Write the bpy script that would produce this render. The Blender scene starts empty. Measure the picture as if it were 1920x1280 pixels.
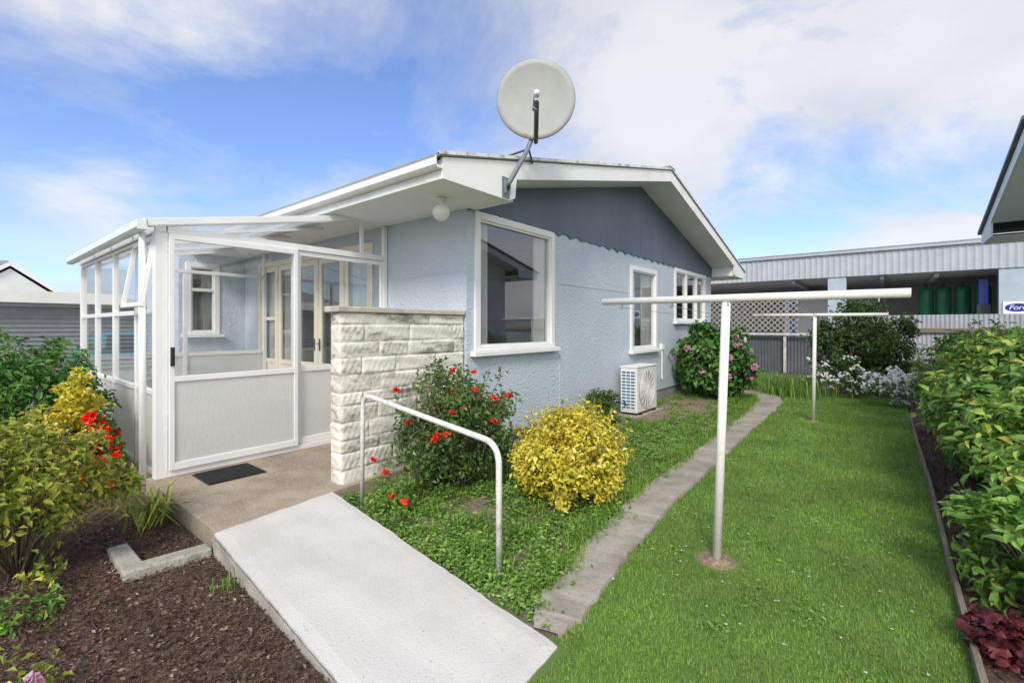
import bpy, bmesh, math, random
import numpy as np
from mathutils import Vector, Matrix
R=math.radians
SC=bpy.context.scene
COL=SC.collection
random.seed(7)

# ------------------------------------------------------------------ helpers
def tag(o,label=None,cat=None,group=None,kind=None):
    if label:o['label']=label
    if cat:o['category']=cat
    if group:o['group']=group
    if kind:o['kind']=kind
    return o
def thing(name,label,cat,loc=(0,0,0),group=None):
    o=bpy.data.objects.new(name,None); COL.objects.link(o); o.location=loc
    o.empty_display_size=.1
    return tag(o,label,cat,group)
def origin(o):
    v=Vector((0,0,0))
    while o is not None:
        v+=o.location; o=o.parent
    return v
def link_mesh(name,me,mat,parent=None,smooth=False):
    o=bpy.data.objects.new(name,me); COL.objects.link(o)
    if mat: me.materials.append(mat)
    if parent is not None: o.parent=parent
    if smooth:
        me.polygons.foreach_set('use_smooth',[True]*len(me.polygons))
    return o
def copy_tree(o,parent=None):
    c=o.copy(); COL.objects.link(c)
    if parent is not None: c.parent=parent
    for ch in list(o.children): copy_tree(ch,c)
    return c

class MB:
    def __init__(s): s.v=[]; s.f=[]
    def box(s,x0,x1,y0,y1,z0,z1):
        n=len(s.v)
        s.v+=[(x0,y0,z0),(x1,y0,z0),(x1,y1,z0),(x0,y1,z0),(x0,y0,z1),(x1,y0,z1),(x1,y1,z1),(x0,y1,z1)]
        for q in ((0,3,2,1),(4,5,6,7),(0,1,5,4),(1,2,6,5),(2,3,7,6),(3,0,4,7)): s.f.append(tuple(n+i for i in q))
        return s
    def prism(s,pts,axis,a,b):
        n=len(s.v); k=len(pts)
        for t in (a,b):
            for (p,q) in pts:
                s.v.append({'x':(t,p,q),'y':(p,t,q),'z':(p,q,t)}[axis])
        s.f.append(tuple(n+i for i in range(k))[::-1]); s.f.append(tuple(n+k+i for i in range(k)))
        for i in range(k):
            j=(i+1)%k; s.f.append((n+i,n+j,n+k+j,n+k+i))
        return s
    def poly(s,pts):
        n=len(s.v); s.v+=list(pts); s.f.append(tuple(range(n,n+len(pts)))); return s
    def tube(s,pts,r,seg=8):
        pts=[Vector(p) for p in pts]; k=len(pts)
        rs=r if isinstance(r,(list,tuple)) else [r]*k
        n=len(s.v); up=None
        for i,p in enumerate(pts):
            t=(pts[min(i+1,k-1)]-pts[max(i-1,0)]).normalized()
            if up is None:
                up=t.orthogonal().normalized()
            up=(up-t*up.dot(t))
            if up.length<1e-5: up=t.orthogonal()
            up.normalize(); b=t.cross(up)
            for j in range(seg):
                a=2*math.pi*j/seg
                s.v.append(tuple(p+(up*math.cos(a)+b*math.sin(a))*rs[i]))
        for i in range(k-1):
            for j in range(seg):
                j2=(j+1)%seg
                s.f.append((n+i*seg+j,n+i*seg+j2,n+(i+1)*seg+j2,n+(i+1)*seg+j))
        s.f.append(tuple(n+j for j in range(seg))[::-1]); s.f.append(tuple(n+(k-1)*seg+j for j in range(seg)))
        return s
    def lathe(s,prof,c,axis=(0,0,1),seg=20):
        ax=Vector(axis).normalized(); u=ax.orthogonal().normalized(); w=ax.cross(u); c=Vector(c); n=len(s.v)
        for (r,h) in prof:
            for j in range(seg):
                a=2*math.pi*j/seg
                s.v.append(tuple(c+ax*h+(u*math.cos(a)+w*math.sin(a))*r))
        for i in range(len(prof)-1):
            for j in range(seg):
                j2=(j+1)%seg
                s.f.append((n+i*seg+j,n+i*seg+j2,n+(i+1)*seg+j2,n+(i+1)*seg+j))
        return s
    def build(s,name,mat,parent=None,smooth=False,bevel=0,recalc=True):
        off=origin(parent) if parent is not None else Vector((0,0,0))
        me=bpy.data.meshes.new(name)
        me.from_pydata([(x-off.x,y-off.y,z-off.z) for x,y,z in s.v],[],s.f)
        if recalc:
            bm=bmesh.new(); bm.from_mesh(me); bmesh.ops.recalc_face_normals(bm,faces=bm.faces[:]); bm.to_mesh(me); bm.free()
        o=link_mesh(name,me,mat,parent,smooth)
        if bevel:
            m=o.modifiers.new('bevel','BEVEL'); m.width=bevel; m.segments=2; m.limit_method='ANGLE'; m.angle_limit=R(40)
        return o
def np_mesh(name,v,f,mat,parent=None,smooth=False):
    off=origin(parent) if parent is not None else Vector((0,0,0))
    v=np.asarray(v,dtype=float)-np.array(off)
    me=bpy.data.meshes.new(name)
    me.from_pydata(v.tolist(),[],f.tolist() if hasattr(f,'tolist') else f)
    return link_mesh(name,me,mat,parent,smooth)

# ------------------------------------------------------------------ materials
class NT:
    def __init__(s,name):
        s.m=bpy.data.materials.new(name); s.m.use_nodes=True; s.t=s.m.node_tree; s.t.nodes.clear()
        s.out=s.n('ShaderNodeOutputMaterial')
    def n(s,typ,**k):
        nd=s.t.nodes.new(typ)
        for a,b in k.items(): setattr(nd,a,b)
        return nd
    def l(s,a,b): s.t.links.new(a,b)
def ramp(nd,stops):
    cr=nd.color_ramp
    while len(cr.elements)>1: cr.elements.remove(cr.elements[-1])
    cr.elements[0].position=stops[0][0]; cr.elements[0].color=(*stops[0][1],1)
    for p,c in stops[1:]:
        e=cr.elements.new(p); e.color=(*c,1)
def M(name,cols,scale=3,rough=.6,bump=0,bscale=40,metal=0,stretch=(1,1,1),detail=6,spec=.5,pos=None):
    t=NT(name); p=t.n('ShaderNodeBsdfPrincipled'); t.l(p.outputs[0],t.out.inputs[0])
    tc=t.n('ShaderNodeTexCoord'); mp=t.n('ShaderNodeMapping'); mp.inputs['Scale'].default_value=stretch
    t.l(tc.outputs['Object'],mp.inputs[0])
    no=t.n('ShaderNodeTexNoise'); no.inputs['Scale'].default_value=scale; no.inputs['Detail'].default_value=detail; no.inputs['Roughness'].default_value=.6
    t.l(mp.outputs[0],no.inputs['Vector'])
    cr=t.n('ShaderNodeValToRGB'); k=len(cols)
    ps=pos or [.3+.4*i/max(1,k-1) for i in range(k)]
    ramp(cr,list(zip(ps,cols))); t.l(no.outputs['Fac'],cr.inputs[0]); t.l(cr.outputs[0],p.inputs['Base Color'])
    p.inputs['Roughness'].default_value=rough; p.inputs['Metallic'].default_value=metal
    p.inputs['Specular IOR Level'].default_value=spec
    if bump:
        nb=t.n('ShaderNodeTexNoise'); nb.inputs['Scale'].default_value=bscale; nb.inputs['Detail'].default_value=5
        t.l(mp.outputs[0],nb.inputs['Vector'])
        b=t.n('ShaderNodeBump'); b.inputs['Strength'].default_value=bump; b.inputs['Distance'].default_value=.02
        t.l(nb.outputs['Fac'],b.inputs['Height']); t.l(b.outputs[0],p.inputs['Normal'])
    return t.m
def speckle(name,base,spot,dark,sscale,thr,scale=2,rough=.85,bump=.4):
    t=NT(name); p=t.n('ShaderNodeBsdfPrincipled'); t.l(p.outputs[0],t.out.inputs[0])
    tc=t.n('ShaderNodeTexCoord')
    n1=t.n('ShaderNodeTexNoise'); n1.inputs['Scale'].default_value=scale; n1.inputs['Detail'].default_value=8; n1.inputs['Roughness'].default_value=.65; t.l(tc.outputs['Object'],n1.inputs['Vector'])
    c1=t.n('ShaderNodeValToRGB'); ramp(c1,[(.32,dark),(.58,base)]); t.l(n1.outputs['Fac'],c1.inputs[0])
    n2=t.n('ShaderNodeTexNoise'); n2.inputs['Scale'].default_value=sscale; n2.inputs['Detail'].default_value=3; t.l(tc.outputs['Object'],n2.inputs['Vector'])
    c2=t.n('ShaderNodeValToRGB'); ramp(c2,[(thr,(0,0,0)),(thr+.06,(1,1,1))]); t.l(n2.outputs['Fac'],c2.inputs[0])
    mx=t.n('ShaderNodeMix',data_type='RGBA'); t.l(c2.outputs[0],mx.inputs[0]); t.l(c1.outputs[0],mx.inputs[6]); mx.inputs[7].default_value=(*spot,1)
    t.l(mx.outputs[2],p.inputs['Base Color']); p.inputs['Roughness'].default_value=rough
    b=t.n('ShaderNodeBump'); b.inputs['Strength'].default_value=bump; b.inputs['Distance'].default_value=.01; t.l(n2.outputs['Fac'],b.inputs['Height']); t.l(b.outputs[0],p.inputs['Normal'])
    return t.m
def stucco(name,c0,c1):
    t=NT(name); p=t.n('ShaderNodeBsdfPrincipled'); t.l(p.outputs[0],t.out.inputs[0])
    tc=t.n('ShaderNodeTexCoord')
    nz=t.n('ShaderNodeTexNoise'); nz.inputs['Scale'].default_value=6; nz.inputs['Detail'].default_value=3; t.l(tc.outputs['Object'],nz.inputs['Vector'])
    add=t.n('ShaderNodeMix',data_type='RGBA',blend_type='ADD'); add.inputs[0].default_value=.09; t.l(tc.outputs['Object'],add.inputs[6]); t.l(nz.outputs['Color'],add.inputs[7])
    vo=t.n('ShaderNodeTexVoronoi'); vo.inputs['Scale'].default_value=6.2; t.l(add.outputs[2],vo.inputs['Vector'])
    mu=t.n('ShaderNodeMath',operation='MULTIPLY'); mu.inputs[1].default_value=22; t.l(vo.outputs['Distance'],mu.inputs[0])
    sn=t.n('ShaderNodeMath',operation='SINE'); t.l(mu.outputs[0],sn.inputs[0])
    pw=t.n('ShaderNodeMapRange'); pw.inputs[1].default_value=.3; pw.inputs[2].default_value=1; pw.inputs[3].default_value=0; pw.inputs[4].default_value=1; t.l(sn.outputs[0],pw.inputs[0])
    n5=t.n('ShaderNodeTexNoise'); n5.inputs['Scale'].default_value=5; t.l(tc.outputs['Object'],n5.inputs['Vector'])
    ml=t.n('ShaderNodeMath',operation='MULTIPLY'); t.l(pw.outputs[0],ml.inputs[0]); t.l(n5.outputs['Fac'],ml.inputs[1])
    ad=t.n('ShaderNodeMath',operation='MULTIPLY_ADD'); ad.inputs[1].default_value=2.2; t.l(ml.outputs[0],ad.inputs[0])
    n3=t.n('ShaderNodeTexNoise'); n3.inputs['Scale'].default_value=40; n3.inputs['Detail'].default_value=4; t.l(tc.outputs['Object'],n3.inputs['Vector']); t.l(n3.outputs['Fac'],ad.inputs[2])
    b=t.n('ShaderNodeBump'); b.inputs['Strength'].default_value=.42; b.inputs['Distance'].default_value=.01; t.l(ad.outputs[0],b.inputs['Height']); t.l(b.outputs[0],p.inputs['Normal'])
    n4=t.n('ShaderNodeTexNoise'); n4.inputs['Scale'].default_value=1.3; n4.inputs['Detail'].default_value=7; t.l(tc.outputs['Object'],n4.inputs['Vector'])
    cr=t.n('ShaderNodeValToRGB'); ramp(cr,[(.3,c0),(.65,c1)]); t.l(n4.outputs['Fac'],cr.inputs[0]); t.l(cr.outputs[0],p.inputs['Base Color'])
    p.inputs['Roughness'].default_value=.6
    return t.m
def glass(name,tint,refl=1.0,f0=.05,rough=0):
    # Schlick reflectance, the same from either side of the pane
    t=NT(name); tr=t.n('ShaderNodeBsdfTransparent'); tr.inputs[0].default_value=(*tint,1)
    gl=t.n('ShaderNodeBsdfGlossy'); gl.inputs['Roughness'].default_value=rough; gl.inputs[0].default_value=(refl,refl,refl,1)
    lw=t.n('ShaderNodeLayerWeight'); lw.inputs[0].default_value=.5
    pw=t.n('ShaderNodeMath',operation='POWER'); pw.inputs[1].default_value=4.5; t.l(lw.outputs['Facing'],pw.inputs[0])
    ad=t.n('ShaderNodeMath',operation='MULTIPLY_ADD',use_clamp=True); ad.inputs[1].default_value=1-f0; ad.inputs[2].default_value=f0; t.l(pw.outputs[0],ad.inputs[0])
    mx=t.n('ShaderNodeMixShader'); t.l(ad.outputs[0],mx.inputs[0]); t.l(tr.outputs[0],mx.inputs[1]); t.l(gl.outputs[0],mx.inputs[2]); t.l(mx.outputs[0],t.out.inputs[0])
    return t.m
def frosted(name,col,trans=.25,stretch=(14,14,2),bmp=.35,tl_=.3,lo=.92,nscale=2.2):
    t=NT(name); tc=t.n('ShaderNodeTexCoord'); mp=t.n('ShaderNodeMapping'); mp.inputs['Scale'].default_value=stretch; t.l(tc.outputs['Object'],mp.inputs[0])
    no=t.n('ShaderNodeTexNoise'); no.inputs['Scale'].default_value=nscale; no.inputs['Detail'].default_value=4; t.l(mp.outputs[0],no.inputs['Vector'])
    b=t.n('ShaderNodeBump'); b.inputs['Strength'].default_value=bmp; b.inputs['Distance'].default_value=.01; t.l(no.outputs['Fac'],b.inputs['Height'])
    cr=t.n('ShaderNodeValToRGB'); ramp(cr,[(.32,tuple(c*lo for c in col)),(.66,col)]); t.l(no.outputs['Fac'],cr.inputs[0])
    p=t.n('ShaderNodeBsdfPrincipled'); p.inputs['Roughness'].default_value=.2; t.l(cr.outputs[0],p.inputs['Base Color']); t.l(b.outputs[0],p.inputs['Normal'])
    tl=t.n('ShaderNodeBsdfTranslucent'); t.l(cr.outputs[0],tl.inputs[0])
    m1=t.n('ShaderNodeMixShader'); m1.inputs[0].default_value=tl_; t.l(p.outputs[0],m1.inputs[1]); t.l(tl.outputs[0],m1.inputs[2])
    tr=t.n('ShaderNodeBsdfTransparent'); m2=t.n('ShaderNodeMixShader'); m2.inputs[0].default_value=trans; t.l(m1.outputs[0],m2.inputs[1]); t.l(tr.outputs[0],m2.inputs[2])
    t.l(m2.outputs[0],t.out.inputs[0]); return t.m
def leafmat(name,cols,rough=.42,transl=.3,clump=3.5,lo=.65,hi=1.25,ps=None,gain=1.0):
    cols=[tuple(min(.9,x*gain) for x in c) for c in cols]
    t=NT(name); g=t.n('ShaderNodeNewGeometry'); cr=t.n('ShaderNodeValToRGB')
    k=len(cols); ps=ps or [i/max(1,k-1) for i in range(k)]
    ramp(cr,list(zip(ps,cols))); t.l(g.outputs['Random Per Island'],cr.inputs[0])
    tc=t.n('ShaderNodeTexCoord'); no=t.n('ShaderNodeTexNoise'); no.inputs['Scale'].default_value=clump; no.inputs['Detail'].default_value=3; t.l(tc.outputs['Object'],no.inputs['Vector'])
    mr=t.n('ShaderNodeMapRange'); mr.inputs[1].default_value=.3; mr.inputs[2].default_value=.7; mr.inputs[3].default_value=lo; mr.inputs[4].default_value=hi; t.l(no.outputs['Fac'],mr.inputs[0])
    vm=t.n('ShaderNodeVectorMath',operation='SCALE'); t.l(cr.outputs[0],vm.inputs[0]); t.l(mr.outputs[0],vm.inputs['Scale'])
    p=t.n('ShaderNodeBsdfPrincipled'); p.inputs['Roughness'].default_value=rough; p.inputs['Specular IOR Level'].default_value=.35; t.l(vm.outputs[0],p.inputs['Base Color'])
    tl=t.n('ShaderNodeBsdfTranslucent'); t.l(vm.outputs[0],tl.inputs[0])
    mx=t.n('ShaderNodeMixShader'); mx.inputs[0].default_value=transl; t.l(p.outputs[0],mx.inputs[1]); t.l(tl.outputs[0],mx.inputs[2]); t.l(mx.outputs[0],t.out.inputs[0])
    return t.m

W=M('white_paint',[(.77,.77,.755),(.85,.845,.83)],2,.35)
WOLD=M('weathered_white_paint',[(.66,.64,.59),(.79,.785,.745),(.83,.825,.795)],2.5,.5,.1,30,pos=[.25,.42,.7])
PIPEW=M('painted_pipe_white',[(.5,.46,.39),(.74,.715,.655),(.8,.775,.725)],9,.45,.15,60,pos=[.2,.34,.7])
CREAM=M('cream_paint',[(.78,.71,.56),(.84,.78,.64)],2,.4)
STUC=stucco('blue_stucco',(.475,.53,.60),(.53,.585,.65))
SLATE=M('slate_blue_sheet',[(.075,.1,.137),(.1,.13,.172),(.135,.162,.2)],1.4,.45,.05,12,stretch=(1,1,.35),pos=[.3,.55,.8])
SOFF=M('soffit_paint',[(.84,.84,.82),(.89,.89,.87)],2,.5)
ROOF=M('roof_coating',[(.2,.21,.22),(.3,.31,.32)],4,.7,.3,60)
GLASS=glass('clear_glass',(.98,.985,.985),.95,.03)
WGLASS=glass('window_glass',(.93,.95,.955),.97,.10)
FROST=frosted('rain_patterned_glass',(.9,.9,.86),.28,(30,30,8),.45,.42,.95,2.0)
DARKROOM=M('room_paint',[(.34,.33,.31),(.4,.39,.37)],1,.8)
CURT=frosted('curtain_cloth',(.86,.84,.78),.0,(6,6,.5),.2,.3,.88)
FOUND=M('foundation_concrete',[(.2,.21,.22),(.3,.31,.32)],5,.9,.3,40)
BLACK=M('black_plastic',[(.012,.012,.013),(.03,.03,.03)],10,.5)
RUBB=M('black_rubber',[(.012,.012,.012),(.03,.03,.03)],20,.8,.4,80)
GALV=M('galvanised_steel',[(.3,.31,.32),(.45,.46,.47)],20,.45,.1,60,metal=.4)
DKMET=M('dark_grey_metal',[(.05,.052,.055),(.085,.085,.085)],12,.5)
BRKT=M('grey_bracket_metal',[(.13,.15,.17),(.2,.22,.24)],12,.5)
DISH=M('dish_grey',[(.37,.38,.365),(.44,.445,.425)],4,.8,spec=.2)
def stone_mat():
    t=NT('cream_rockface_block'); p=t.n('ShaderNodeBsdfPrincipled'); t.l(p.outputs[0],t.out.inputs[0])
    tc=t.n('ShaderNodeTexCoord')
    n1=t.n('ShaderNodeTexNoise'); n1.inputs['Scale'].default_value=4.6; n1.inputs['Detail'].default_value=10; n1.inputs['Roughness'].default_value=.74
    mp=t.n('ShaderNodeMapping'); mp.inputs['Scale'].default_value=(1,.7,1.7); t.l(tc.outputs['Object'],mp.inputs[0]); t.l(mp.outputs[0],n1.inputs['Vector'])
    g=t.n('ShaderNodeNewGeometry'); ms=t.n('ShaderNodeMath',operation='MULTIPLY_ADD'); ms.inputs[1].default_value=.13; t.l(g.outputs['Random Per Island'],ms.inputs[0]); t.l(n1.outputs['Fac'],ms.inputs[2])
    cr=t.n('ShaderNodeValToRGB'); ramp(cr,[(.41,(.25,.235,.21)),(.48,(.45,.42,.37)),(.535,(.64,.61,.53)),(.63,(.73,.695,.615)),(.85,(.8,.78,.72))]); t.l(ms.outputs[0],cr.inputs[0]); t.l(cr.outputs[0],p.inputs['Base Color'])
    p.inputs['Roughness'].default_value=.9
    n2=t.n('ShaderNodeTexNoise'); n2.inputs['Scale'].default_value=26; n2.inputs['Detail'].default_value=6; t.l(tc.outputs['Object'],n2.inputs['Vector'])
    b=t.n('ShaderNodeBump'); b.inputs['Strength'].default_value=.5; b.inputs['Distance'].default_value=.014; t.l(n2.outputs['Fac'],b.inputs['Height']); t.l(b.outputs[0],p.inputs['Normal'])
    return t.m
STONE=stone_mat()
RAMPM=speckle('ramp_concrete',(.60,.58,.535),(.38,.36,.325),(.52,.495,.445),75,.645,1.7,.9,.3)
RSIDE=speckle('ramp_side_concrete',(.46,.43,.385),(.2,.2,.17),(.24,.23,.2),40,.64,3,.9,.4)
SLABM=speckle('pebbled_slab',(.37,.295,.215),(.5,.45,.38),(.21,.165,.12),90,.6,2.2,.85,.5)
PATHM=speckle('old_path_concrete',(.38,.345,.295),(.24,.215,.17),(.23,.2,.155),55,.6,3.4,.95,.5)
KERBM=speckle('kerb_concrete',(.4,.38,.33),(.2,.21,.17),(.22,.22,.17),60,.58,6,.95,.6)
SOIL=speckle('bed_soil',(.1,.06,.042),(.16,.11,.08),(.055,.034,.025),60,.56,5,.95,1)
WEEDG=speckle('weedy_soil',(.1,.13,.045),(.23,.175,.12),(.17,.125,.085),22,.55,2.2,.95,.8)
BARES=speckle('bare_soil_patch',(.22,.17,.12),(.3,.24,.18),(.15,.115,.075),40,.58,4,.95,.8)
LAWNG=speckle('lawn_ground',(.09,.17,.032),(.155,.19,.056),(.13,.18,.048),30,.6,1.4,.95,.8)
GROUND=M('far_ground',[(.06,.1,.03),(.12,.13,.06)],.4,.95)
DRIVE=speckle('driveway_concrete',(.3,.3,.29),(.2,.2,.2),(.24,.24,.23),40,.6,.6,.9,.2)
TIMB=M('weathered_timber',[(.14,.11,.08),(.3,.26,.2)],6,.9,.5,40,stretch=(8,1,8))
BRANCH=M('bark',[(.12,.09,.06),(.26,.2,.14)],30,.9,.4,60)

# ------------------------------------------------------------------ camera, light, sky
cam=bpy.data.cameras.new('camera'); co=bpy.data.objects.new('camera',cam); COL.objects.link(co)
co.location=(0,0,1.6); co.rotation_euler=(R(90),0,R(39)); cam.lens=16.22; cam.sensor_width=36; cam.shift_y=-28/1920; cam.clip_end=3000; cam.clip_start=.05
SC.camera=co
SUN_EL=42; sun_dir=Vector((.46,-.89,0)).normalized()
sl=bpy.data.lights.new('sun','SUN'); sl.energy=2.9; sl.angle=R(16); sl.color=(1,.945,.85)
so=bpy.data.objects.new('sun',sl); COL.objects.link(so)
sd=Vector((sun_dir.x*math.cos(R(SUN_EL)),sun_dir.y*math.cos(R(SUN_EL)),math.sin(R(SUN_EL))))
so.rotation_euler=sd.to_track_quat('Z','Y').to_euler()
wd=bpy.data.worlds.new('World'); SC.world=wd; wd.use_nodes=True; nt=wd.node_tree; nt.nodes.clear()
def wn(t,**k):
    n=nt.nodes.new(t)
    for a,b in k.items(): setattr(n,a,b)
    return n
L=nt.links.new
sky=wn('ShaderNodeTexSky',sky_type='NISHITA'); sky.sun_disc=False; sky.sun_elevation=R(SUN_EL); sky.sun_rotation=math.atan2(sd.x,sd.y); sky.air_density=1.1; sky.dust_density=.6; sky.ozone_density=3
tint=wn('ShaderNodeMix',data_type='RGBA',blend_type='MULTIPLY'); tint.inputs[0].default_value=1; tint.inputs[7].default_value=(1.08,1.17,1.5,1); L(sky.outputs[0],tint.inputs[6])
b1=wn('ShaderNodeBackground'); b1.inputs[1].default_value=.15; L(tint.outputs[2],b1.inputs[0])
tc=wn('ShaderNodeTexCoord'); sp=wn('ShaderNodeSeparateXYZ'); L(tc.outputs['Generated'],sp.inputs[0])
mxz=wn('ShaderNodeMath',operation='MAXIMUM'); mxz.inputs[1].default_value=0; L(sp.outputs[2],mxz.inputs[0])
az=wn('ShaderNodeMath',operation='ADD'); az.inputs[1].default_value=.24; L(mxz.outputs[0],az.inputs[0])
dx=wn('ShaderNodeMath',operation='DIVIDE'); L(sp.outputs[0],dx.inputs[0]); L(az.outputs[0],dx.inputs[1])
dy=wn('ShaderNodeMath',operation='DIVIDE'); L(sp.outputs[1],dy.inputs[0]); L(az.outputs[0],dy.inputs[1])
cb=wn('ShaderNodeCombineXYZ'); L(dx.outputs[0],cb.inputs[0]); L(dy.outputs[0],cb.inputs[1]); cb.inputs[2].default_value=3.7
n1=wn('ShaderNodeTexNoise'); n1.inputs['Scale'].default_value=1.15; n1.inputs['Detail'].default_value=11; n1.inputs['Roughness'].default_value=.6; n1.inputs['Distortion'].default_value=.35; L(cb.outputs[0],n1.inputs['Vector'])
dt=wn('ShaderNodeVectorMath',operation='DOT_PRODUCT'); L(tc.outputs['Generated'],dt.inputs[0]); dt.inputs[1].default_value=(.777,.629,0)
ma=wn('ShaderNodeMath',operation='MULTIPLY_ADD'); ma.inputs[1].default_value=.12; L(dt.outputs['Value'],ma.inputs[0]); L(n1.outputs['Fac'],ma.inputs[2])
hz_=wn('ShaderNodeMapRange'); hz_.inputs[1].default_value=0; hz_.inputs[2].default_value=.3; hz_.inputs[3].default_value=.075; hz_.inputs[4].default_value=-.006; L(sp.outputs[2],hz_.inputs[0])
mb_=wn('ShaderNodeMath',operation='ADD'); L(ma.outputs[0],mb_.inputs[0]); L(hz_.outputs[0],mb_.inputs[1])
# cloud thickened and brightened out of view behind the camera, added as front fill
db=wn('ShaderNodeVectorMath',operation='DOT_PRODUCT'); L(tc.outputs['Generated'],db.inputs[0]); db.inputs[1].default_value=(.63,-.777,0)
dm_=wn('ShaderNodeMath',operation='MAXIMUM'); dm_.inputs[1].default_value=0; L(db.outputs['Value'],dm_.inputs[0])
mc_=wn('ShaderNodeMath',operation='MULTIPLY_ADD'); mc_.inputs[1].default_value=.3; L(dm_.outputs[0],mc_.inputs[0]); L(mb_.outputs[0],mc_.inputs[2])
cr=wn('ShaderNodeValToRGB'); ramp(cr,[(.375,(.03,.03,.03)),(.475,(.32,.32,.32)),(.60,(.9,.9,.9))]); L(mc_.outputs[0],cr.inputs[0])
n2=wn('ShaderNodeTexNoise'); n2.inputs['Scale'].default_value=1.8; n2.inputs['Detail'].default_value=8; L(cb.outputs[0],n2.inputs['Vector'])
c2=wn('ShaderNodeValToRGB'); ramp(c2,[(.33,(.66,.68,.745)),(.6,(.88,.878,.89))]); L(n2.outputs['Fac'],c2.inputs[0])
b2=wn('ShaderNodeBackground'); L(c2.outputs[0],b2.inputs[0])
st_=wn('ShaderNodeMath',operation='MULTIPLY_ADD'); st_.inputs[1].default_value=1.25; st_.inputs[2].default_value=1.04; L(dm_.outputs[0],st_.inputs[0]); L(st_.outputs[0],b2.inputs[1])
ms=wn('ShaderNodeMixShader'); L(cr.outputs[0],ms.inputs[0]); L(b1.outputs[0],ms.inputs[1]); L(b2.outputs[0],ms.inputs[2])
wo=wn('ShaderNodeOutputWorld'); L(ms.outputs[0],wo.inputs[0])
SC.view_settings.view_transform='Standard'; SC.view_settings.look='None'; SC.view_settings.exposure=0

# ------------------------------------------------------------------ ground sheets
def sheet(name,pts,z,mat,label,cat):
    o=MB().poly([(x,y,z) for x,y in pts]).build(name,mat,recalc=False)
    return tag(o,label,cat,kind='structure')
sheet('ground',[(-400,-200),(400,-200),(400,700),(-400,700)],-.03,GROUND,'flat green ground stretching to the horizon','ground')
sheet('lawn',[(-1.7,.2),(.34,.2),(.34,13.5),(-3.0,13.5),(-1.9,10),(-1.6,3),(-1.4,1.9)],0,LAWNG,'narrow strip of mown lawn between the concrete path and the right bed','lawn')
sheet('garden_bed',[(-4.1,2.1),(-1.3,1.9),(-1.5,3),(-1.65,9.5),(-2.2,13.4),(-4.0,13.4)],.006,WEEDG,'weedy garden bed between the ramp, path and blue house wall','garden bed')
rs=np.random.RandomState(31); pts=[]
for i in range(40):
    a=2*math.pi*i/40; q=1+.16*math.sin(3*a+1)+.1*math.sin(7*a)+rs.uniform(-.06,.06); pts.append((-3.05+.55*q*math.cos(a),9.1+1.6*q*math.sin(a)))
sheet('bare_soil',pts,.011,BARES,'patch of dry bare soil by the heat pump','soil')
pts=[]
for i in range(30):
    a=2*math.pi*i/30; q=1+.2*math.sin(3*a+2)+.1*math.sin(5*a)+rs.uniform(-.08,.08); pts.append((-2.8+.36*q*math.cos(a),2.9+.22*q*math.sin(a)))
sheet('bare_soil',pts,.0105,BARES,'patch of bare soil among weeds beside the handrail','soil')
sheet('mulch_bed',[(-9.5,-1.2),(-1.0,-1.2),(-1.0,1.3),(-9.5,1.3)],.002,SOIL,'dark bark mulch bed left of the pale ramp','garden bed')
sheet('border_bed',[(.36,.5),(2.3,.5),(2.3,18),(-3.0,18),(-2.8,13.45),(.36,13.45)],.004,SOIL,'dark border bed under the shrubs along the right side','garden bed')
sheet('driveway',[(-22,-8),(-12.9,-8),(-12.9,14),(-22,14)],-.02,DRIVE,'concrete driveway in front of the far garages','driveway')
sheet('workshop_yard',[(-14,19),(12,19),(12,36),(-14,36)],-.015,DRIVE,'concrete yard under the workshop','yard')

# path
pc=[(-1.37,1.97,.07),(-1.42,2.15,.145),(-1.55,3.0,.165),(-1.66,4.2,.185),(-1.72,6.2,.19),(-1.78,8.0,.195),(-1.83,9.6,.21),(-1.92,11.0,.24),(-2.15,11.9,.28),(-2.75,12.4,.3)]
def interp(pc,n):
    out=[]
    for i in range(len(pc)-1):
        for k in range(n):
            t=k/n; out.append(tuple(a+(b-a)*t for a,b in zip(pc[i],pc[i+1])))
    out.append(pc[-1]); return out
pp=interp(pc,10); b=MB(); ring=[]
rng=random.Random(3)
for i,(x,y,w) in enumerate(pp):
    a=pp[max(i-2,0)]; c=pp[min(i+2,len(pp)-1)]
    t=Vector((c[0]-a[0],c[1]-a[1],0)).normalized(); nn=Vector((t.y,-t.x,0))
    ro=.07+.1*max(0,(y-6)/6)
    wl=w*(1+rng.uniform(-ro,ro)); wr=w*(1+rng.uniform(-ro,ro)); zz=.026+rng.uniform(-.004,.004)
    ring.append([(x-nn.x*wl,y-nn.y*wl,-.02),(x-nn.x*wl*.94,y-nn.y*wl*.94,zz),(x,y,zz+.002),(x+nn.x*wr*.94,y+nn.y*wr*.94,zz),(x+nn.x*wr,y+nn.y*wr,-.02)])
for q in ring: b.v+=q
for i in range(len(ring)-1):
    if i%14==11: continue
    for j in range(4): b.f.append((i*5+j,i*5+j+1,(i+1)*5+j+1,(i+1)*5+j))
for i in range(11,len(ring)-1,14):
    p0=ring[i]; p1=ring[i+1]; n0=len(b.v)
    m=[tuple(a_+(c_-a_)*.82 for a_,c_ in zip(p0[j],p1[j])) for j in range(5)]
    m2=[tuple(a_+(c_-a_)*.9 for a_,c_ in zip(p0[j],p1[j])) for j in range(5)]; m2=[(q[0],q[1],q[2]-.02) for q in m2]
    b.v+=p0+m+m2+p1
    for s_ in range(3):
        for j in range(4): b.f.append((n0+s_*5+j,n0+s_*5+j+1,n0+(s_+1)*5+j+1,n0+(s_+1)*5+j))
tag(b.build('path',PATHM),'narrow worn concrete path curving between weedy bed and lawn','path',kind='structure')

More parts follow.
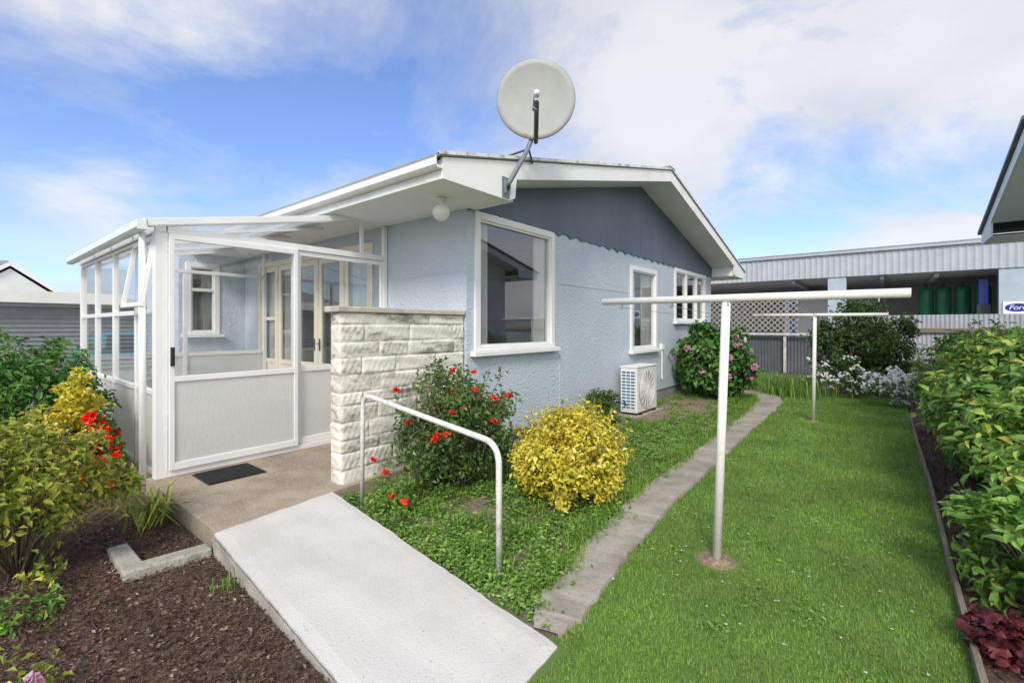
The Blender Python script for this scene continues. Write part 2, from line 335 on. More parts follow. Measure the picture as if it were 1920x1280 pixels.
# slab and ramp
SZ=.15
b=MB(); b.prism([(-9.35,1.22),(-3.66,1.22),(-3.79,2.2),(-3.9,3.9),(-9.35,3.9)],'z',-.02,SZ)
tag(b.build('porch_slab',SLABM,bevel=.008),'brown pebbled concrete slab under the glass porch','slab',kind='structure')
ramp_r=thing('ramp','pale concrete access ramp sloping down from the porch slab','ramp',(-2.5,1.6,0)); tag(ramp_r,kind='structure')
tl,tr_,bl,br=(-3.655,1.2),(-3.785,2.16),(-1.22,1.06),(-1.27,1.93)
# gently uneven, hand-trowelled top with slightly ragged edges
rs=np.random.RandomState(12); b=MB(); NU,NV=44,14
for i in range(NU+1):
    for j in range(NV+1):
        u,w_=i/NU,j/NV
        a=Vector((tl[0]+(bl[0]-tl[0])*u,tl[1]+(bl[1]-tl[1])*u)); c=Vector((tr_[0]+(br[0]-tr_[0])*u,tr_[1]+(br[1]-tr_[1])*u)); p=a.lerp(c,w_)
        e=min(u,1-u,w_,1-w_); z=(SZ+.006)*(1-u)+.012*u+.0025*math.sin(u*23+w_*5)+.002*math.sin(w_*17-u*9)
        jx=rs.uniform(-.004,.004) if e==0 else 0
        b.v.append((p.x+jx,p.y+(rs.uniform(-.005,.004) if e==0 else 0),z-(.006 if e==0 else 0)))
for i in range(NU):
    for j in range(NV):
        k=i*(NV+1)+j; b.f.append((k,k+NV+1,k+NV+2,k+1))
loop=[(0,j) for j in range(NV)]+[(i,NV) for i in range(NU)]+[(NU,j) for j in range(NV,0,-1)]+[(i,0) for i in range(NU,0,-1)]
base=len(b.v)
for (i,j) in loop:
    q=b.v[i*(NV+1)+j]; b.v.append((q[0],q[1],-.02))
for q in range(len(loop)):
    q2=(q+1)%len(loop); b.f.append((loop[q][0]*(NV+1)+loop[q][1],loop[q2][0]*(NV+1)+loop[q2][1],base+q2,base+q))
b.build('ramp_surface',RAMPM,ramp_r)
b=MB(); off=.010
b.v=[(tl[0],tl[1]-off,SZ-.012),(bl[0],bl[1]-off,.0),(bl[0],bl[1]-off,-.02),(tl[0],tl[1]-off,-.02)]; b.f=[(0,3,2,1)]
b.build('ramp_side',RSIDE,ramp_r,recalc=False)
b=MB(); b.prism([(-3.63,1.18),(-3.76,1.18),(-3.80,.83),(-4.2,.83),(-4.2,.72),(-3.69,.71)],'z',-.02,.065)
tag(b.build('garden_kerb',KERBM,bevel=.012),'mossy L-shaped concrete kerb beside the top of the ramp','kerb')

# ------------------------------------------------------------------ house
house=thing('house','pale blue stucco bungalow with dark slate gable and low pitched roof','house',(-9,8.8,0))
XG=-3.85; YF=3.9; YB=13.72; E0=2.946; E1=14.774; RY=8.86; ZE=3.19; SL=.2401; XL=-12.3
def ztop(y): return ZE+SL*(y-E0) if y<RY else ZE+SL*(E1-y)
def wall_sheet(axis,c,u0,u1,v0,v1,holes,thick,name,mat,parent):
    us=sorted(set([u0,u1]+[h[0] for h in holes]+[h[1] for h in holes])); vs=sorted(set([v0,v1]+[h[2] for h in holes]+[h[3] for h in holes]))
    b=MB(); idx={}
    for k,cc in enumerate((c,c+thick)):
        for i,u in enumerate(us):
            for j,v in enumerate(vs):
                idx[k,i,j]=len(b.v); b.v.append((cc,u,v) if axis=='x' else (u,cc,v))
    def solid(i,j):
        if i<0 or j<0 or i>=len(us)-1 or j>=len(vs)-1: return False
        um=(us[i]+us[i+1])/2; vm=(vs[j]+vs[j+1])/2
        return not any(h[0]<um<h[1] and h[2]<vm<h[3] for h in holes)
    for i in range(len(us)-1):
        for j in range(len(vs)-1):
            if not solid(i,j): continue
            for k in (0,1): b.f.append((idx[k,i,j],idx[k,i+1,j],idx[k,i+1,j+1],idx[k,i,j+1]))
            for (di,dj,a,bb) in ((-1,0,(i,j),(i,j+1)),(1,0,(i+1,j),(i+1,j+1)),(0,-1,(i,j),(i+1,j)),(0,1,(i,j+1),(i+1,j+1))):
                if not solid(i+di,j+dj): b.f.append((idx[0,a[0],a[1]],idx[0,bb[0],bb[1]],idx[1,bb[0],bb[1]],idx[1,a[0],a[1]]))
    return b.build(name,mat,parent)
gw=[(4.06,5.70,1.30,2.96),(8.42,9.67,1.13,2.76),(10.82,13.1,1.72,2.95)]
wall_sheet('x',XG,YF,YB,.22,3.05,gw,-.16,'gable_wall',STUC,house)
FD=(-9.45,-5.75,.32,2.72)
wall_sheet('y',YF,-10.2,XG-.161,.1,3.05,[FD],.16,'front_wall',STUC,house)
wall_sheet('x',-10.2,2.76,YF-.002,0,3.05,[(2.9,3.4,1.45,2.78)],-.16,'wing_wall',STUC,house)
wall_sheet('y',2.76,XL,-10.361,0,3.05,[],.16,'wing_front_wall',STUC,house)
MB().box(XL,-4.02,YB-.16,YB,0,3.05).build('rear_wall',STUC,house); MB().box(XL,XL+.15,2.93,YB-.17,0,3.05).build('rear_wall',STUC,house)
MB().box(XL,XG-.02,YF+.02,YB-.005,-.02,.215).build('foundation',FOUND,house)
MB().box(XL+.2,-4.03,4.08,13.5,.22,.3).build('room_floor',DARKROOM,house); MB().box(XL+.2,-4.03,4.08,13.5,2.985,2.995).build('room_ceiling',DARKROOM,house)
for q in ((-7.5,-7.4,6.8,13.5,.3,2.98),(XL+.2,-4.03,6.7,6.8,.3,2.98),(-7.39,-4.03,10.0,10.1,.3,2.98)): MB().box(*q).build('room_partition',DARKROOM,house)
for (a,c) in ((5.86,8.3),(9.8,10.72),(13.2,13.7)): MB().box(XG,XG+.006,a,c,2.245,2.262).build('stucco_joint',STUC,house)
MB().box(-5.3,XG,YF-.006,YF-.0005,2.245,2.262).build('stucco_joint',STUC,house)
MB().box(XG+.0005,XG+.006,5.9,5.915,.24,1.22).build('stucco_joint',STUC,house)
# gable cladding with scalloped lower edge
pts=[]; n=90
for i in range(n+1):
    y=YF+.02+(YB-YF-.04)*i/n
    pts.append((y,2.985+ (.022 if i%3 else -.012)+.012*math.sin(i*1.7)))
b=MB()
xs=XG+.022
for i in range(n):
    y0,z0=pts[i]; y1,z1=pts[i+1]
    b.poly([(xs,y0,z0),(xs,y1,z1),(xs,y1,ztop(y1)-.2),(xs,y0,ztop(y0)-.2)])
    b.poly([(xs,y0,z0),(xs,y1,z1),(XG+.001,y1,z1),(XG+.001,y0,z0)])
b.build('gable_cladding',SLATE,house,recalc=False)
MB().box(xs+.0005,xs+.002,8.85,8.858,3.03,ztop(8.85)-.21).build('cladding_joint',SLATE,house)
# roof
XR=-3.25; XLR=XL-.4
roof=MB().prism([(E0-.06,ZE-.012),(RY,ztop(RY)),(E1+.06,ZE-.012),(E1+.06,ZE+.02),(RY,ztop(RY)+.036),(E0-.06,ZE+.02)],'x',XLR,XR+.05).build('roof',ROOF,house)
b=MB(); b.box(XLR,XR+.06,RY-.14,RY+.14,ztop(RY)+.02,ztop(RY)+.055)
b.build('ridge_cap',ROOF,roof)
b=MB(); b.prism([(E0-.06,ZE-.0),(RY,ztop(RY)+.012),(E1+.06,ZE),(E1+.06,ZE+.034),(RY,ztop(RY)+.05),(E0-.06,ZE+.034)],'x',XR+.034,XR+.058)
b.build('edge_flashing',M('lichened_flashing',[(.3,.27,.22),(.62,.61,.57),(.74,.74,.71)],7,.6,.1,40,pos=[.32,.46,.6]),roof)
b=MB()
b.prism([(E0,ZE-.005),(E0,2.985),(3.93,2.985),(4.03,3.03),(4.06,ztop(4.06)-.21),(RY,ztop(RY)-.21),(RY,ztop(RY)-.005)],'x',XR,XR+.032)
b.build('barge_board',WOLD,house)
b=MB()
b.prism([(E1,ZE-.005),(E1,2.985),(13.72,2.985),(13.66,3.03),(13.63,ztop(13.63)-.21),(RY,ztop(RY)-.21),(RY,ztop(RY)-.005)],'x',XR,XR+.032)
b.build('barge_board',WOLD,house)
MB().prism([(XLR+.1,E0+.03),(XR-.002,E0+.03),(XR-.002,4.018),(XG+.03,4.018),(XG+.03,YF-.003),(XLR+.1,YF-.003)],'z',2.992,3.002).build('eave_soffit',SOFF,house)
MB().box(XLR+.1,XR-.002,YB+.003,E1-.03,2.992,3.002).build('eave_soffit',SOFF,house)
MB().prism([(4.02,ztop(4.02)-.2),(RY,ztop(RY)-.2),(13.7,ztop(13.7)-.2),(13.7,ztop(13.7)-.19),(RY,ztop(RY)-.19),(4.02,ztop(4.02)-.19)],'x',XG+.024,XR-.002).build('raked_soffit',SOFF,house)
MB().box(XG+.03,XR-.002,4.02,4.03,2.995,ztop(4.0)-.205).build('box_end',SOFF,house); MB().box(XG+.03,XR-.002,13.69,13.7,2.995,ztop(13.7)-.205).build('box_end',SOFF,house)
for (ya,yb,yg) in ((E0,E0+.025,-1),(E1-.025,E1,1)):
    MB().box(XLR+.1,XR-.003,ya,yb,2.985,3.17).build('fascia',WOLD,house,bevel=.004)
    yo=E0-.003 if yg<0 else E1+.003
    b=MB(); b.prism([(yo,3.075),(yo+yg*.06,3.075),(yo+yg*.085,3.1),(yo+yg*.085,3.165),(yo+yg*.1,3.18),(yo+yg*.07,3.18),(yo+yg*.07,3.1),(yo,3.1)],'x',XLR+.05,XR+.03)
    b.build('gutter',W,house)
# windows
def win_frame(axis,c,h,out,mull=(),rails=(),fw=.055,proud=.03,mat=W,gmat=WGLASS,parent=house,sill=True,curt='both',name='window',depth=.09,cw=(.13,.16)):
    u0,u1,v0,v1=h; s=out
    def bx(b,a0,a1,d0,d1,z0,z1):
        lo,hi=sorted((c+s*d0,c+s*d1))
        if axis=='x': b.box(lo,hi,a0,a1,z0,z1)
        else: b.box(a0,a1,lo,hi,z0,z1)
    b=MB()
    bx(b,u0-fw*.6,u0+fw,-depth,proud,v0,v1+fw*.6); bx(b,u1-fw,u1+fw*.6,-depth,proud,v0,v1+fw*.6)
    bx(b,u0+fw,u1-fw,-depth,proud,v1-fw,v1+fw*.6); bx(b,u0+fw,u1-fw,-depth,proud,v0,v0+fw)
    for m in mull: bx(b,m-fw*.6,m+fw*.6,-depth,proud-.008,v0+fw,v1-fw)
    for (m0,m1,z) in rails: bx(b,m0,m1,-depth,proud-.01,z-.03,z+.03)
    f=b.build(name,mat,parent,bevel=.004)
    us=[u0+fw]+[x for m in sorted(mull) for x in (m-fw*.6,m+fw*.6)]+[u1-fw]
    for i in range(0,len(us),2):
        g=MB(); bx(g,us[i],us[i+1],-.030,-.027,v0+fw,v1-fw); g.build('pane',gmat,f)
        sb=MB(); sw=.026
        bx(sb,us[i],us[i]+sw,-.06,.008,v0+fw,v1-fw); bx(sb,us[i+1]-sw,us[i+1],-.06,.008,v0+fw,v1-fw)
        bx(sb,us[i]+sw,us[i+1]-sw,-.06,.008,v1-fw-sw,v1-fw); bx(sb,us[i]+sw,us[i+1]-sw,-.06,.008,v0+fw,v0+fw+sw)
        sb.build('sash',mat,f)
    if sill:
        g=MB(); bx(g,u0-.1,u1+.1,.002,.09,v0-.06,v0-.003); g.build('sill',mat,f,bevel=.006)
    def curtain(a,bb):
        vv=[];ff=[];k=44
        for i in range(k+1):
            u=a+(bb-a)*i/k; dd=-.095+.02*math.sin(i*1.05+a)
            for z in (v0+.0,v1+.0):
                vv.append((c+s*dd,u,z) if axis=='x' else (u,c+s*dd,z))
        for i in range(k): ff.append((2*i,2*i+2,2*i+3,2*i+1))
        np_mesh('curtain',vv,ff,CURT,f,True)
    wdt=u1-u0
    if curt in('both','left'): curtain(u0+fw+.03,u0+wdt*cw[0])
    if curt in('both','right'): curtain(u1-wdt*cw[1],u1-fw-.03)
    return f
win_frame('x',XG,gw[0],1,cw=(.19,.2))
win_frame('x',XG,gw[1],1,cw=(.3,.45))
win_frame('x',XG,gw[2],1,mull=(11.62,12.4),cw=(.14,.25))
win_frame('x',-10.2,(2.9,3.4,1.45,2.78),1,mull=(),rails=((2.95,3.35,2.3),),curt='right',cw=(.1,.5))
# french doors : five glazed leaves
xs_=[-9.45,-8.72,-8.0,-7.28,-6.5,-5.75]
b=MB(); b.box(FD[0]-.05,FD[1]+.05,YF-.03,YF+.12,FD[3],FD[3]+.09).box(FD[0],FD[1],YF-.03,YF+.12,FD[2]-.06,FD[2])
for x in xs_: b.box(x-.035,x+.035,YF-.028,YF+.12,FD[2],FD[3])
fr=b.build('french_door_frame',CREAM,house,bevel=.005)
for i in range(5):
    a,c_=xs_[i]+.036,xs_[i+1]-.036; sw=.085
    y0,y1=YF-.005,YF+.035
    b=MB(); b.box(a,a+sw,y0,y1,FD[2],FD[3]-.002).box(c_-sw,c_,y0,y1,FD[2],FD[3]-.002).box(a+sw,c_-sw,y0,y1,FD[3]-.1,FD[3]-.002)
    b.box(a+sw,c_-sw,y0,y1,FD[2],FD[2]+.16)
    if i in (0,4): b.box(a+sw,c_-sw,y0,y1,1.72,1.78)
    b.box(a+sw,c_-sw,y0+.012,y1-.012,FD[2]+.16,.92).box(a+sw,c_-sw,y0,y1,.92,1.0)
    lf=b.build('door_leaf',CREAM,house,bevel=.004)
    MB().box(a+sw,c_-sw,YF+.012,YF+.017,1.0,FD[3]-.1).build('pane',WGLASS,lf)
    if i in (2,3):
        hx=(c_-.04) if i==2 else (a+.04)
        MB().box(hx-.015,hx+.015,y0-.012,y0-.001,1.2,1.4).tube([(hx,y0-.01,1.32),(hx,y0-.05,1.32),(hx+(-.09 if i==2 else .09),y0-.05,1.32)],.009,8).build('handle',DKMET,lf)
for (a,c_) in ((-9.35,-9.0),(-8.62,-8.3),(-6.42,-5.84)):
    vv=[];ff=[]
    for i in range(30):
        u=a+(c_-a)*i/29
        for z in (.35,2.7): vv.append((u,YF+.08+.025*math.sin(i*1.1),z))
    for i in range(29): ff.append((2*i,2*i+2,2*i+3,2*i+1))
    np_mesh('curtain',vv,ff,CURT,house,True)
b=MB(); b.tube([(XG+.03,9.95,.45),(XG+.03,9.95,1.12)],.016,8).box(XG+.001,XG+.06,9.9,10.02,1.1,1.22)
b.build('conduit',W,house)
# ------------------------------------------------------------------ globe light
gl=thing('globe_light','round white glass globe lamp hanging under the front eave','lamp',(-3.74,3.40,2.99))
MB().lathe([(.0,0),(.055,0),(.055,-.035),(.035,-.05),(.035,-.07)],(-3.74,3.40,2.991)).build('lamp_base',W,gl,True)
prof=[(.095*math.sin(a),-.155-.095*math.cos(a)+.0) for a in [math.pi*i/14 for i in range(15)]]
MB().lathe(prof,(-3.74,3.40,2.99)).build('globe',M('opal_glass',[(.78,.77,.71),(.84,.83,.78)],3,.12),gl,True)

# ------------------------------------------------------------------ glass porch
porch=thing('glass_porch','white aluminium framed glass porch with sliding door and clear roof','porch',(-7.3,2.6,SZ))
PX=-5.41; PY=1.314; PE=-9.2; HZ=2.5
def fb(name,boxes,mat=W,parent=porch,bevel=.004):
    b=MB()
    for q in boxes: b.box(*q)
    return b.build(name,mat,parent,bevel=bevel)
for (x,y,w) in ((PX,PY,.05),(-6.2,PY,.028),(-7.2,PY,.028),(-8.2,PY,.028),(PE,PY,.035)):
    fb('post',[(x-w,x+w,y-w,y+w,SZ,HZ)])
fb('post',[(PX-.028,PX+.028,2.58,2.635,SZ,HZ)]); fb('post',[(PX-.03,PX+.03,3.835,3.892,SZ,2.98)])
fb('post',[(PE-.03,PE+.03,2.55,2.61,SZ,HZ)]); fb('post',[(PE-.03,PE+.03,3.835,3.892,SZ,2.98)])
fb('head_rail',[(PX-.04,PX+.04,PY+.05,3.835,HZ,HZ+.07)]); fb('sill_rail',[(PX-.05,PX+.05,PY+.05,3.835,SZ+.001,SZ+.06)])
fb('head_rail',[(PE-.03,PX+.05,PY-.04,PY+.04,HZ+.001,HZ+.071)])
fx=[PE+.035,-8.228,-8.172,-7.228,-7.172,-6.228,-6.172,PX-.05]
for i in range(0,8,2):
    a,c_=fx[i],fx[i+1]
    r=fb('bottom_rail',[(a,c_,PY-.022,PY+.022,SZ+.001,SZ+.05)])
    r2=fb('middle_rail',[(a,c_,PY-.022,PY+.022,.93,.98)]); r3=fb('transom',[(a,c_,PY-.022,PY+.022,1.72,1.77)]); r4=fb('top_rail',[(a,c_,PY-.022,PY+.022,HZ-.04,HZ)])
    MB().box(a,c_,PY-.003,PY+.003,SZ+.05,.93).build('frosted_pane',FROST,r)
    MB().box(a,c_,PY-.003,PY+.003,.98,1.72).build('pane',GLASS,r2)
    if i!=6: MB().box(a,c_,PY-.003,PY+.003,1.77,HZ-.04).build('pane',GLASS,r3)
    else:
        ang=R(9); h=HZ-.05-1.78; b=MB(); z1=HZ-.045; yy=PY-.03
        def sw(p,q,s0,s1,t=.018):
            n0=len(b.v)
            for (u,s) in ((p,s0),(q,s0),(q,s1),(p,s1)):
                for d in (-t,t):
                    b.v.append((u,yy-math.sin(ang)*s+math.cos(ang)*d,z1-math.cos(ang)*s-math.sin(ang)*d))
            for f in ((0,2,4,6),(1,7,5,3),(0,1,3,2),(2,3,5,4),(4,5,7,6),(6,7,1,0)): b.f.append(tuple(n0+k for k in f))
        sw(a,a+.04,0,h); sw(c_-.04,c_,0,h); sw(a+.04,c_-.04,0,.04); sw(a+.04,c_-.04,h-.04,h)
        s_=b.build('awning_sash',W,porch)
        g=MB(); g.poly([(u,yy-math.sin(ang)*s,z1-math.cos(ang)*s) for (u,s) in ((a+.04,.04),(c_-.04,.04),(c_-.04,h-.04),(a+.04,h-.04))]); g.build('pane',GLASS,s_,recalc=False)
fb('head_rail',[(PE-.03,PE+.03,PY+.04,3.835,HZ+.002,HZ+.06)])
for (a,c_) in ((PY+.035,2.55),(2.61,3.835)):
    r=fb('bottom_rail',[(PE-.02,PE+.02,a,c_,SZ+.001,SZ+.06)]); r2=fb('middle_rail',[(PE-.02,PE+.02,a,c_,1.1,1.16)])
    MB().box(PE-.003,PE+.003,a,c_,SZ+.06,1.1).build('frosted_pane',FROST,r)
    MB().box(PE-.003,PE+.003,a,c_,1.16,HZ).build('pane',GLASS,r2)
def leaf(name,a,c_,x,handle):
    w=.045
    b=[(x-.02,x+.02,a,a+w,SZ+.065,HZ-.004),(x-.02,x+.02,c_-w,c_,SZ+.065,HZ-.004),(x-.02,x+.02,a+w,c_-w,HZ-.06,HZ-.004),(x-.02,x+.02,a+w,c_-w,SZ+.065,SZ+.135),(x-.02,x+.02,a+w,c_-w,1.065,1.12)]
    d=fb(name,b)
    MB().box(x-.003,x+.003,a+w,c_-w,SZ+.135,1.065).build('frosted_pane',FROST,d)
    MB().box(x-.003,x+.003,a+w,c_-w,1.12,HZ-.06).build('pane',GLASS,d)
    if handle:
        b=MB(); b.box(x+.021,x+.045,a+.008,a+.04,1.22,1.4).box(x+.045,x+.06,a+.004,a+.018,1.24,1.38).box(x+.045,x+.056,a+.024,a+.034,1.22,1.29); b.build('handle',BLACK,d,bevel=.003)
leaf('sliding_door',PY+.055,2.62,PX+.034+.022,True)
leaf('fixed_leaf',2.636,3.834,PX,False)
YG=1.19
def pz(y): return 2.56+.2*(y-YG)
b=MB(); b.box(PX-.02,PX+.02,3.485,3.525,HZ+.07,pz(3.5)-.05); b.build('mullion',W,porch)
b=MB(); b.poly([(PX,PY+.05,HZ+.071),(PX,3.485,HZ+.071),(PX,3.485,pz(3.45)-.055),(PX,PY+.05,pz(PY)-.01)]); b.build('gable_pane',GLASS,porch,recalc=False)
b=MB(); b.poly([(PX,3.525,HZ+.071),(PX,3.835,HZ+.071),(PX,3.835,2.97),(PX,3.525,2.97)]); b.build('gable_pane',GLASS,porch,recalc=False)
PROOF=frosted('clear_roof_sheet',(.76,.8,.82),.72,(2,2,2),.1,.5)
vv=[];ff=[]; nx=260
for i in range(nx+1):
    x=-9.25+(9.25-5.30)*i/nx; dz=.012*math.sin(i*math.pi/2.5)
    for y in (YG+.0,2.2,3.40): vv.append((x,y,pz(y)+.022+dz))
for i in range(nx):
    for j in range(2): ff.append((3*i+j,3*i+3+j,3*i+4+j,3*i+1+j))
np_mesh('roof_sheet',vv,ff,PROOF,porch)
for x in (PX+.02,-6.2,-7.2,-8.2,PE):
    MB().prism([(YG+.03,pz(YG+.03)-.03),(3.4,pz(3.4)-.035),(3.4,pz(3.4)+.005),(YG+.03,pz(YG+.03)+.005)],'x',x-.022,x+.022).build('rafter',W,porch)
MB().prism([(YG,pz(YG)-.03),(3.40,pz(3.40)-.03),(3.40,pz(3.40)+.04),(YG,pz(YG)+.04)],'x',-5.318,-5.29).build('barge_trim',W,porch,bevel=.004)
b=MB(); g0=YG-.005; b.prism([(g0,2.49),(g0-.055,2.49),(g0-.075,2.51),(g0-.075,2.575),(g0-.062,2.575),(g0-.062,2.515),(g0-.015,2.515),(g0-.015,2.6),(g0,2.6)],'x',-9.1,-5.285).box(-5.287,-5.281,g0-.073,g0-.001,2.492,2.575); b.build('gutter',W,porch)
MB().tube([(-5.50,YG+.01,2.5),(-5.50,YG+.01,.05)],.03,14).build('downpipe',W,porch,True)

# ------------------------------------------------------------------ doormat
dm=thing('doormat','black ribbed rubber doormat on the slab before the sliding door','mat',(-5.02,1.77,SZ))
b=MB(); b.box(-5.24,-4.79,1.53,2.03,SZ+.001,SZ+.012)
for i in range(22): 
    x=-5.225+i*.0198; b.box(x,x+.009,1.545,2.015,SZ+.012,SZ+.02)
b.build('ribbed_pad',RUBB,dm)

# ------------------------------------------------------------------ block wall
bw=thing('block_wall','short cream rock-faced block wall with flat cap beside the ramp','wall',(-3.97,3.1,0))
X0,X1,Y0,Y1=-4.06,-3.885,2.30,3.885; Z0=.10
CHS=[.165,.16,.115,.165,.16,.115,.165,.16,.15,.165,.11]
HT=sum(CHS)
MB().box(X0+.004,X1-.004,Y0+.004,Y1,-.02,Z0+HT).build('mortar_core',M('mortar',[(.5,.47,.4),(.66,.62,.54)],8,.95,.4,60),bw)
rs=np.random.RandomState(5); V=[];F=[]
def patch(o,u,v,n,lu,lv,nu,nv):
    base=len(V); ph=rs.rand(6)*6; tilt=rs.uniform(-.007,.007); tv=rs.uniform(-.006,.008); lift=rs.uniform(-.005,.005)
    for i in range(nu+1):
        for j in range(nv+1):
            s,t=i/nu,j/nv
            e=min(s*lu,(1-s)*lu,t*lv,(1-t)*lv)
            bu=min(1,e/.015); bu=bu*(2-bu)
            nse=.5*math.sin(s*lu*24+ph[0]+t*2.3)+.5*math.sin(t*lv*48+ph[1]+s*4)+.45*math.sin(s*lu*55+t*lv*70+ph[2])+.35*math.sin(s*lu*100-t*lv*50+ph[3])
            d=-.0045+bu*(.0105+.0056*nse+tilt*(s-.5)*2+tv*(t-.5)*2+lift)
            g=.0012
            p=o+u*(g+(lu-2*g)*s)+v*(g+(lv-2*g)*t)+n*d; V.append(tuple(p))
    for i in range(nu):
        for j in range(nv):
            a=base+i*(nv+1)+j; F.append((a,a+nv+1,a+nv+2,a+1))
z=Z0
for r,CH in enumerate(CHS):
    cuts=[0.0]; c=rs.uniform(.2,.3) if r%2 else rs.uniform(.4,.55)
    while c<Y1-Y0-.12: cuts.append(c); c+=.5+rs.uniform(-.17,.2)
    cuts.append(Y1-Y0)
    for a,c in zip(cuts[:-1],cuts[1:]):
        patch(Vector((X1,Y0+a,z)),Vector((0,1,0)),Vector((0,0,1)),Vector((1,0,0)),c-a,CH,24,10)
        patch(Vector((X0,Y0+a,z)),Vector((0,1,0)),Vector((0,0,1)),Vector((-1,0,0)),c-a,CH,8,4)
    patch(Vector((X0,Y0,z)),Vector((1,0,0)),Vector((0,0,1)),Vector((0,-1,0)),X1-X0,CH,10,8)
    z+=CH
np_mesh('rockface_blocks',V,F,STONE,bw,True)
MB().box(X0-.04,X1+.035,Y0-.045,Y1,Z0+HT+.003,Z0+HT+.058).build('cap',speckle('cap_concrete',(.55,.51,.44),(.33,.3,.265),(.36,.33,.28),50,.58,5,.9,.5),bw,bevel=.01)

# ------------------------------------------------------------------ handrail
def arc_pts(pts,rad,n=6):
    out=[Vector(pts[0])]
    for i in range(1,len(pts)-1):
        p=Vector(pts[i]); a=(Vector(pts[i-1])-p).normalized(); c=(Vector(pts[i+1])-p).normalized()
        s=p+a*rad; e=p+c*rad
        for k in range(n+1):
            t=k/n; out.append(s*(1-t)**2+p*2*t*(1-t)+e*t*t)
    out.append(Vector(pts[-1])); return out
hr=thing('handrail','bent white pipe handrail along the right side of the ramp','handrail',(-2.8,2.3,0))
MB().tube(arc_pts([(-3.64,2.36,-.02),(-3.62,2.36,1.0),(-1.93,2.25,.845),(-1.93,2.25,-.02)],.14,8),.0205,12).build('rail_pipe',M('worn_white_rail',[(.42,.41,.38),(.62,.61,.57),(.74,.73,.69)],22,.45,.2,60,pos=[.28,.42,.6]),hr,True)

# ------------------------------------------------------------------ clothesline
EARTH=speckle('bare_earth',(.24,.17,.11),(.32,.26,.18),(.15,.11,.075),40,.56,6,.95,.8)
def tpole(x,y,lean,label):
    t=thing('clothesline_pole',label,'clothesline post',(x,y,0),'T-shaped clothesline posts on the lawn')
    zt=1.765
    MB().tube([(x,y,-.02),(x+lean[0],y+lean[1],zt)],.029,14).build('post',PIPEW,t,True)
    cx,cy=x+lean[0],y+lean[1]
    MB().tube([(cx-.94,cy,1.80),(cx+.96,cy,1.787)],.027,14).build('crossbar',PIPEW,t,True)
    for k in range(5):
        xx=cx-.8+.4*k+.02
        MB().tube([(xx,cy-.03,1.772),(xx,cy-.03,1.745),(xx,cy+.02,1.74),(xx,cy+.02,1.77)],.004,6).build('wire_hook',GALV,t)
    MB().lathe([(0,.022),(.05,.02),(.08,.008),(.12,.0035),(.15,-.02)],(x,y,0)).build('footing',EARTH,t)
    return t
tpole(-.90,3.34,(.05,.045),'white T-shaped clothesline post nearest the camera')
tpole(-.945,9.24,(.02,.0),'smaller looking white T-shaped clothesline post farther down the lawn')
for k in range(4):
    a=Vector((-.85-.8+.4*k+.02,3.39,1.755)); c=Vector((-.925-.8+.4*k+.02,9.24,1.775)); pts=[]
    for i in range(25):
        t=i/24; p=a.lerp(c,t); p.z-= (.05+.02*k)*4*t*(1-t); pts.append(p)
    o=MB().tube(pts,.0022,5).build('clothesline_wire',GALV)
    tag(o,'thin sagging clothes wire strung between the two T-shaped posts','wire','wires strung between the clothesline posts')
pts=[]
for i in range(60):
    a=i*.55; pts.append(Vector((-.2+.012*i-.3,9.2+.03*math.sin(a*1.3),1.76+.06*math.sin(a)-.05)))
tag(MB().tube(pts,.003,5).build('loose_wire',GALV),'loose loops of wire hanging on the far clothesline crossbar','wire')

# ------------------------------------------------------------------ satellite dish
sd_=thing('satellite_dish','large round grey satellite dish on a bent pole at the roof corner','satellite dish',(-3.2,3.87,3.15))
cen=Vector((-3.0,4.125,4.10)); hz=Vector((.60,-.80,0)).normalized(); el=R(-6)
nrm=(hz*math.cos(el)+Vector((0,0,1))*math.sin(el)).normalized(); ux=Vector((0,0,1)).cross(nrm).normalized(); uy=nrm.cross(ux)
b=MB(); seg=48; rings=8; RD=.43
for side in (0,1):
    for i in range(rings+1):
        r=RD*i/rings
        for j in range(seg):
            a=2*math.pi*j/seg; p=cen+ux*(r*math.cos(a))+uy*(r*.985*math.sin(a))+nrm*(.05*(r/RD)**2-.03-(.012 if side else 0)); b.v.append(tuple(p))
for side in (0,1):
    o_=side*(rings+1)*seg
    for i in range(rings):
        for j in range(seg): b.f.append((o_+i*seg+j,o_+i*seg+(j+1)%seg,o_+(i+1)*seg+(j+1)%seg,o_+(i+1)*seg+j))
for j in range(seg):
    a=rings*seg; o_=(rings+1)*seg; b.f.append((a+j,a+(j+1)%seg,o_+a+(j+1)%seg,o_+a+j))
rf=b.build('reflector',DISH,sd_,True)
pts=[tuple(cen+ux*(RD*1.0*math.cos(a))+uy*(RD*.985*math.sin(a))+nrm*.015) for a in [2*math.pi*k/60 for k in range(61)]]
MB().tube(pts,.0045,6).build('rim',BRKT,rf,True)
MB().lathe([(0,.008),(.016,.006),(.026,0)],cen-uy*RD*.88-ux*.12+nrm*.016,nrm,10).build('lichen_patch',M('orange_lichen',[(.42,.2,.04),(.5,.3,.08)],30,.9),rf)
MB().tube([(-3.20,3.85,3.12),(-3.16,3.86,3.16),(-3.10,4.0,3.42),(-3.09,4.10,3.58),(-3.085,4.17,3.72),(-3.085,4.19,4.1)],.026,12).build('mast',BRKT,sd_,True)
b=MB(); b.box(XR+.033,XR+.043,3.80,3.92,3.0,3.22).box(XR+.043,XR+.075,3.82,3.83,3.04,3.19).box(XR+.043,XR+.075,3.89,3.90,3.04,3.19); b.build('wall_bracket',BRKT,sd_)
MB().tube([(-3.09,4.08,3.56),(-3.5,3.75,3.38)],.012,8).build('stay_rod',DKMET,sd_); MB().tube([(-3.09,4.10,3.6),(-3.2,4.33,3.50)],.012,8).build('stay_rod',DKMET,sd_)
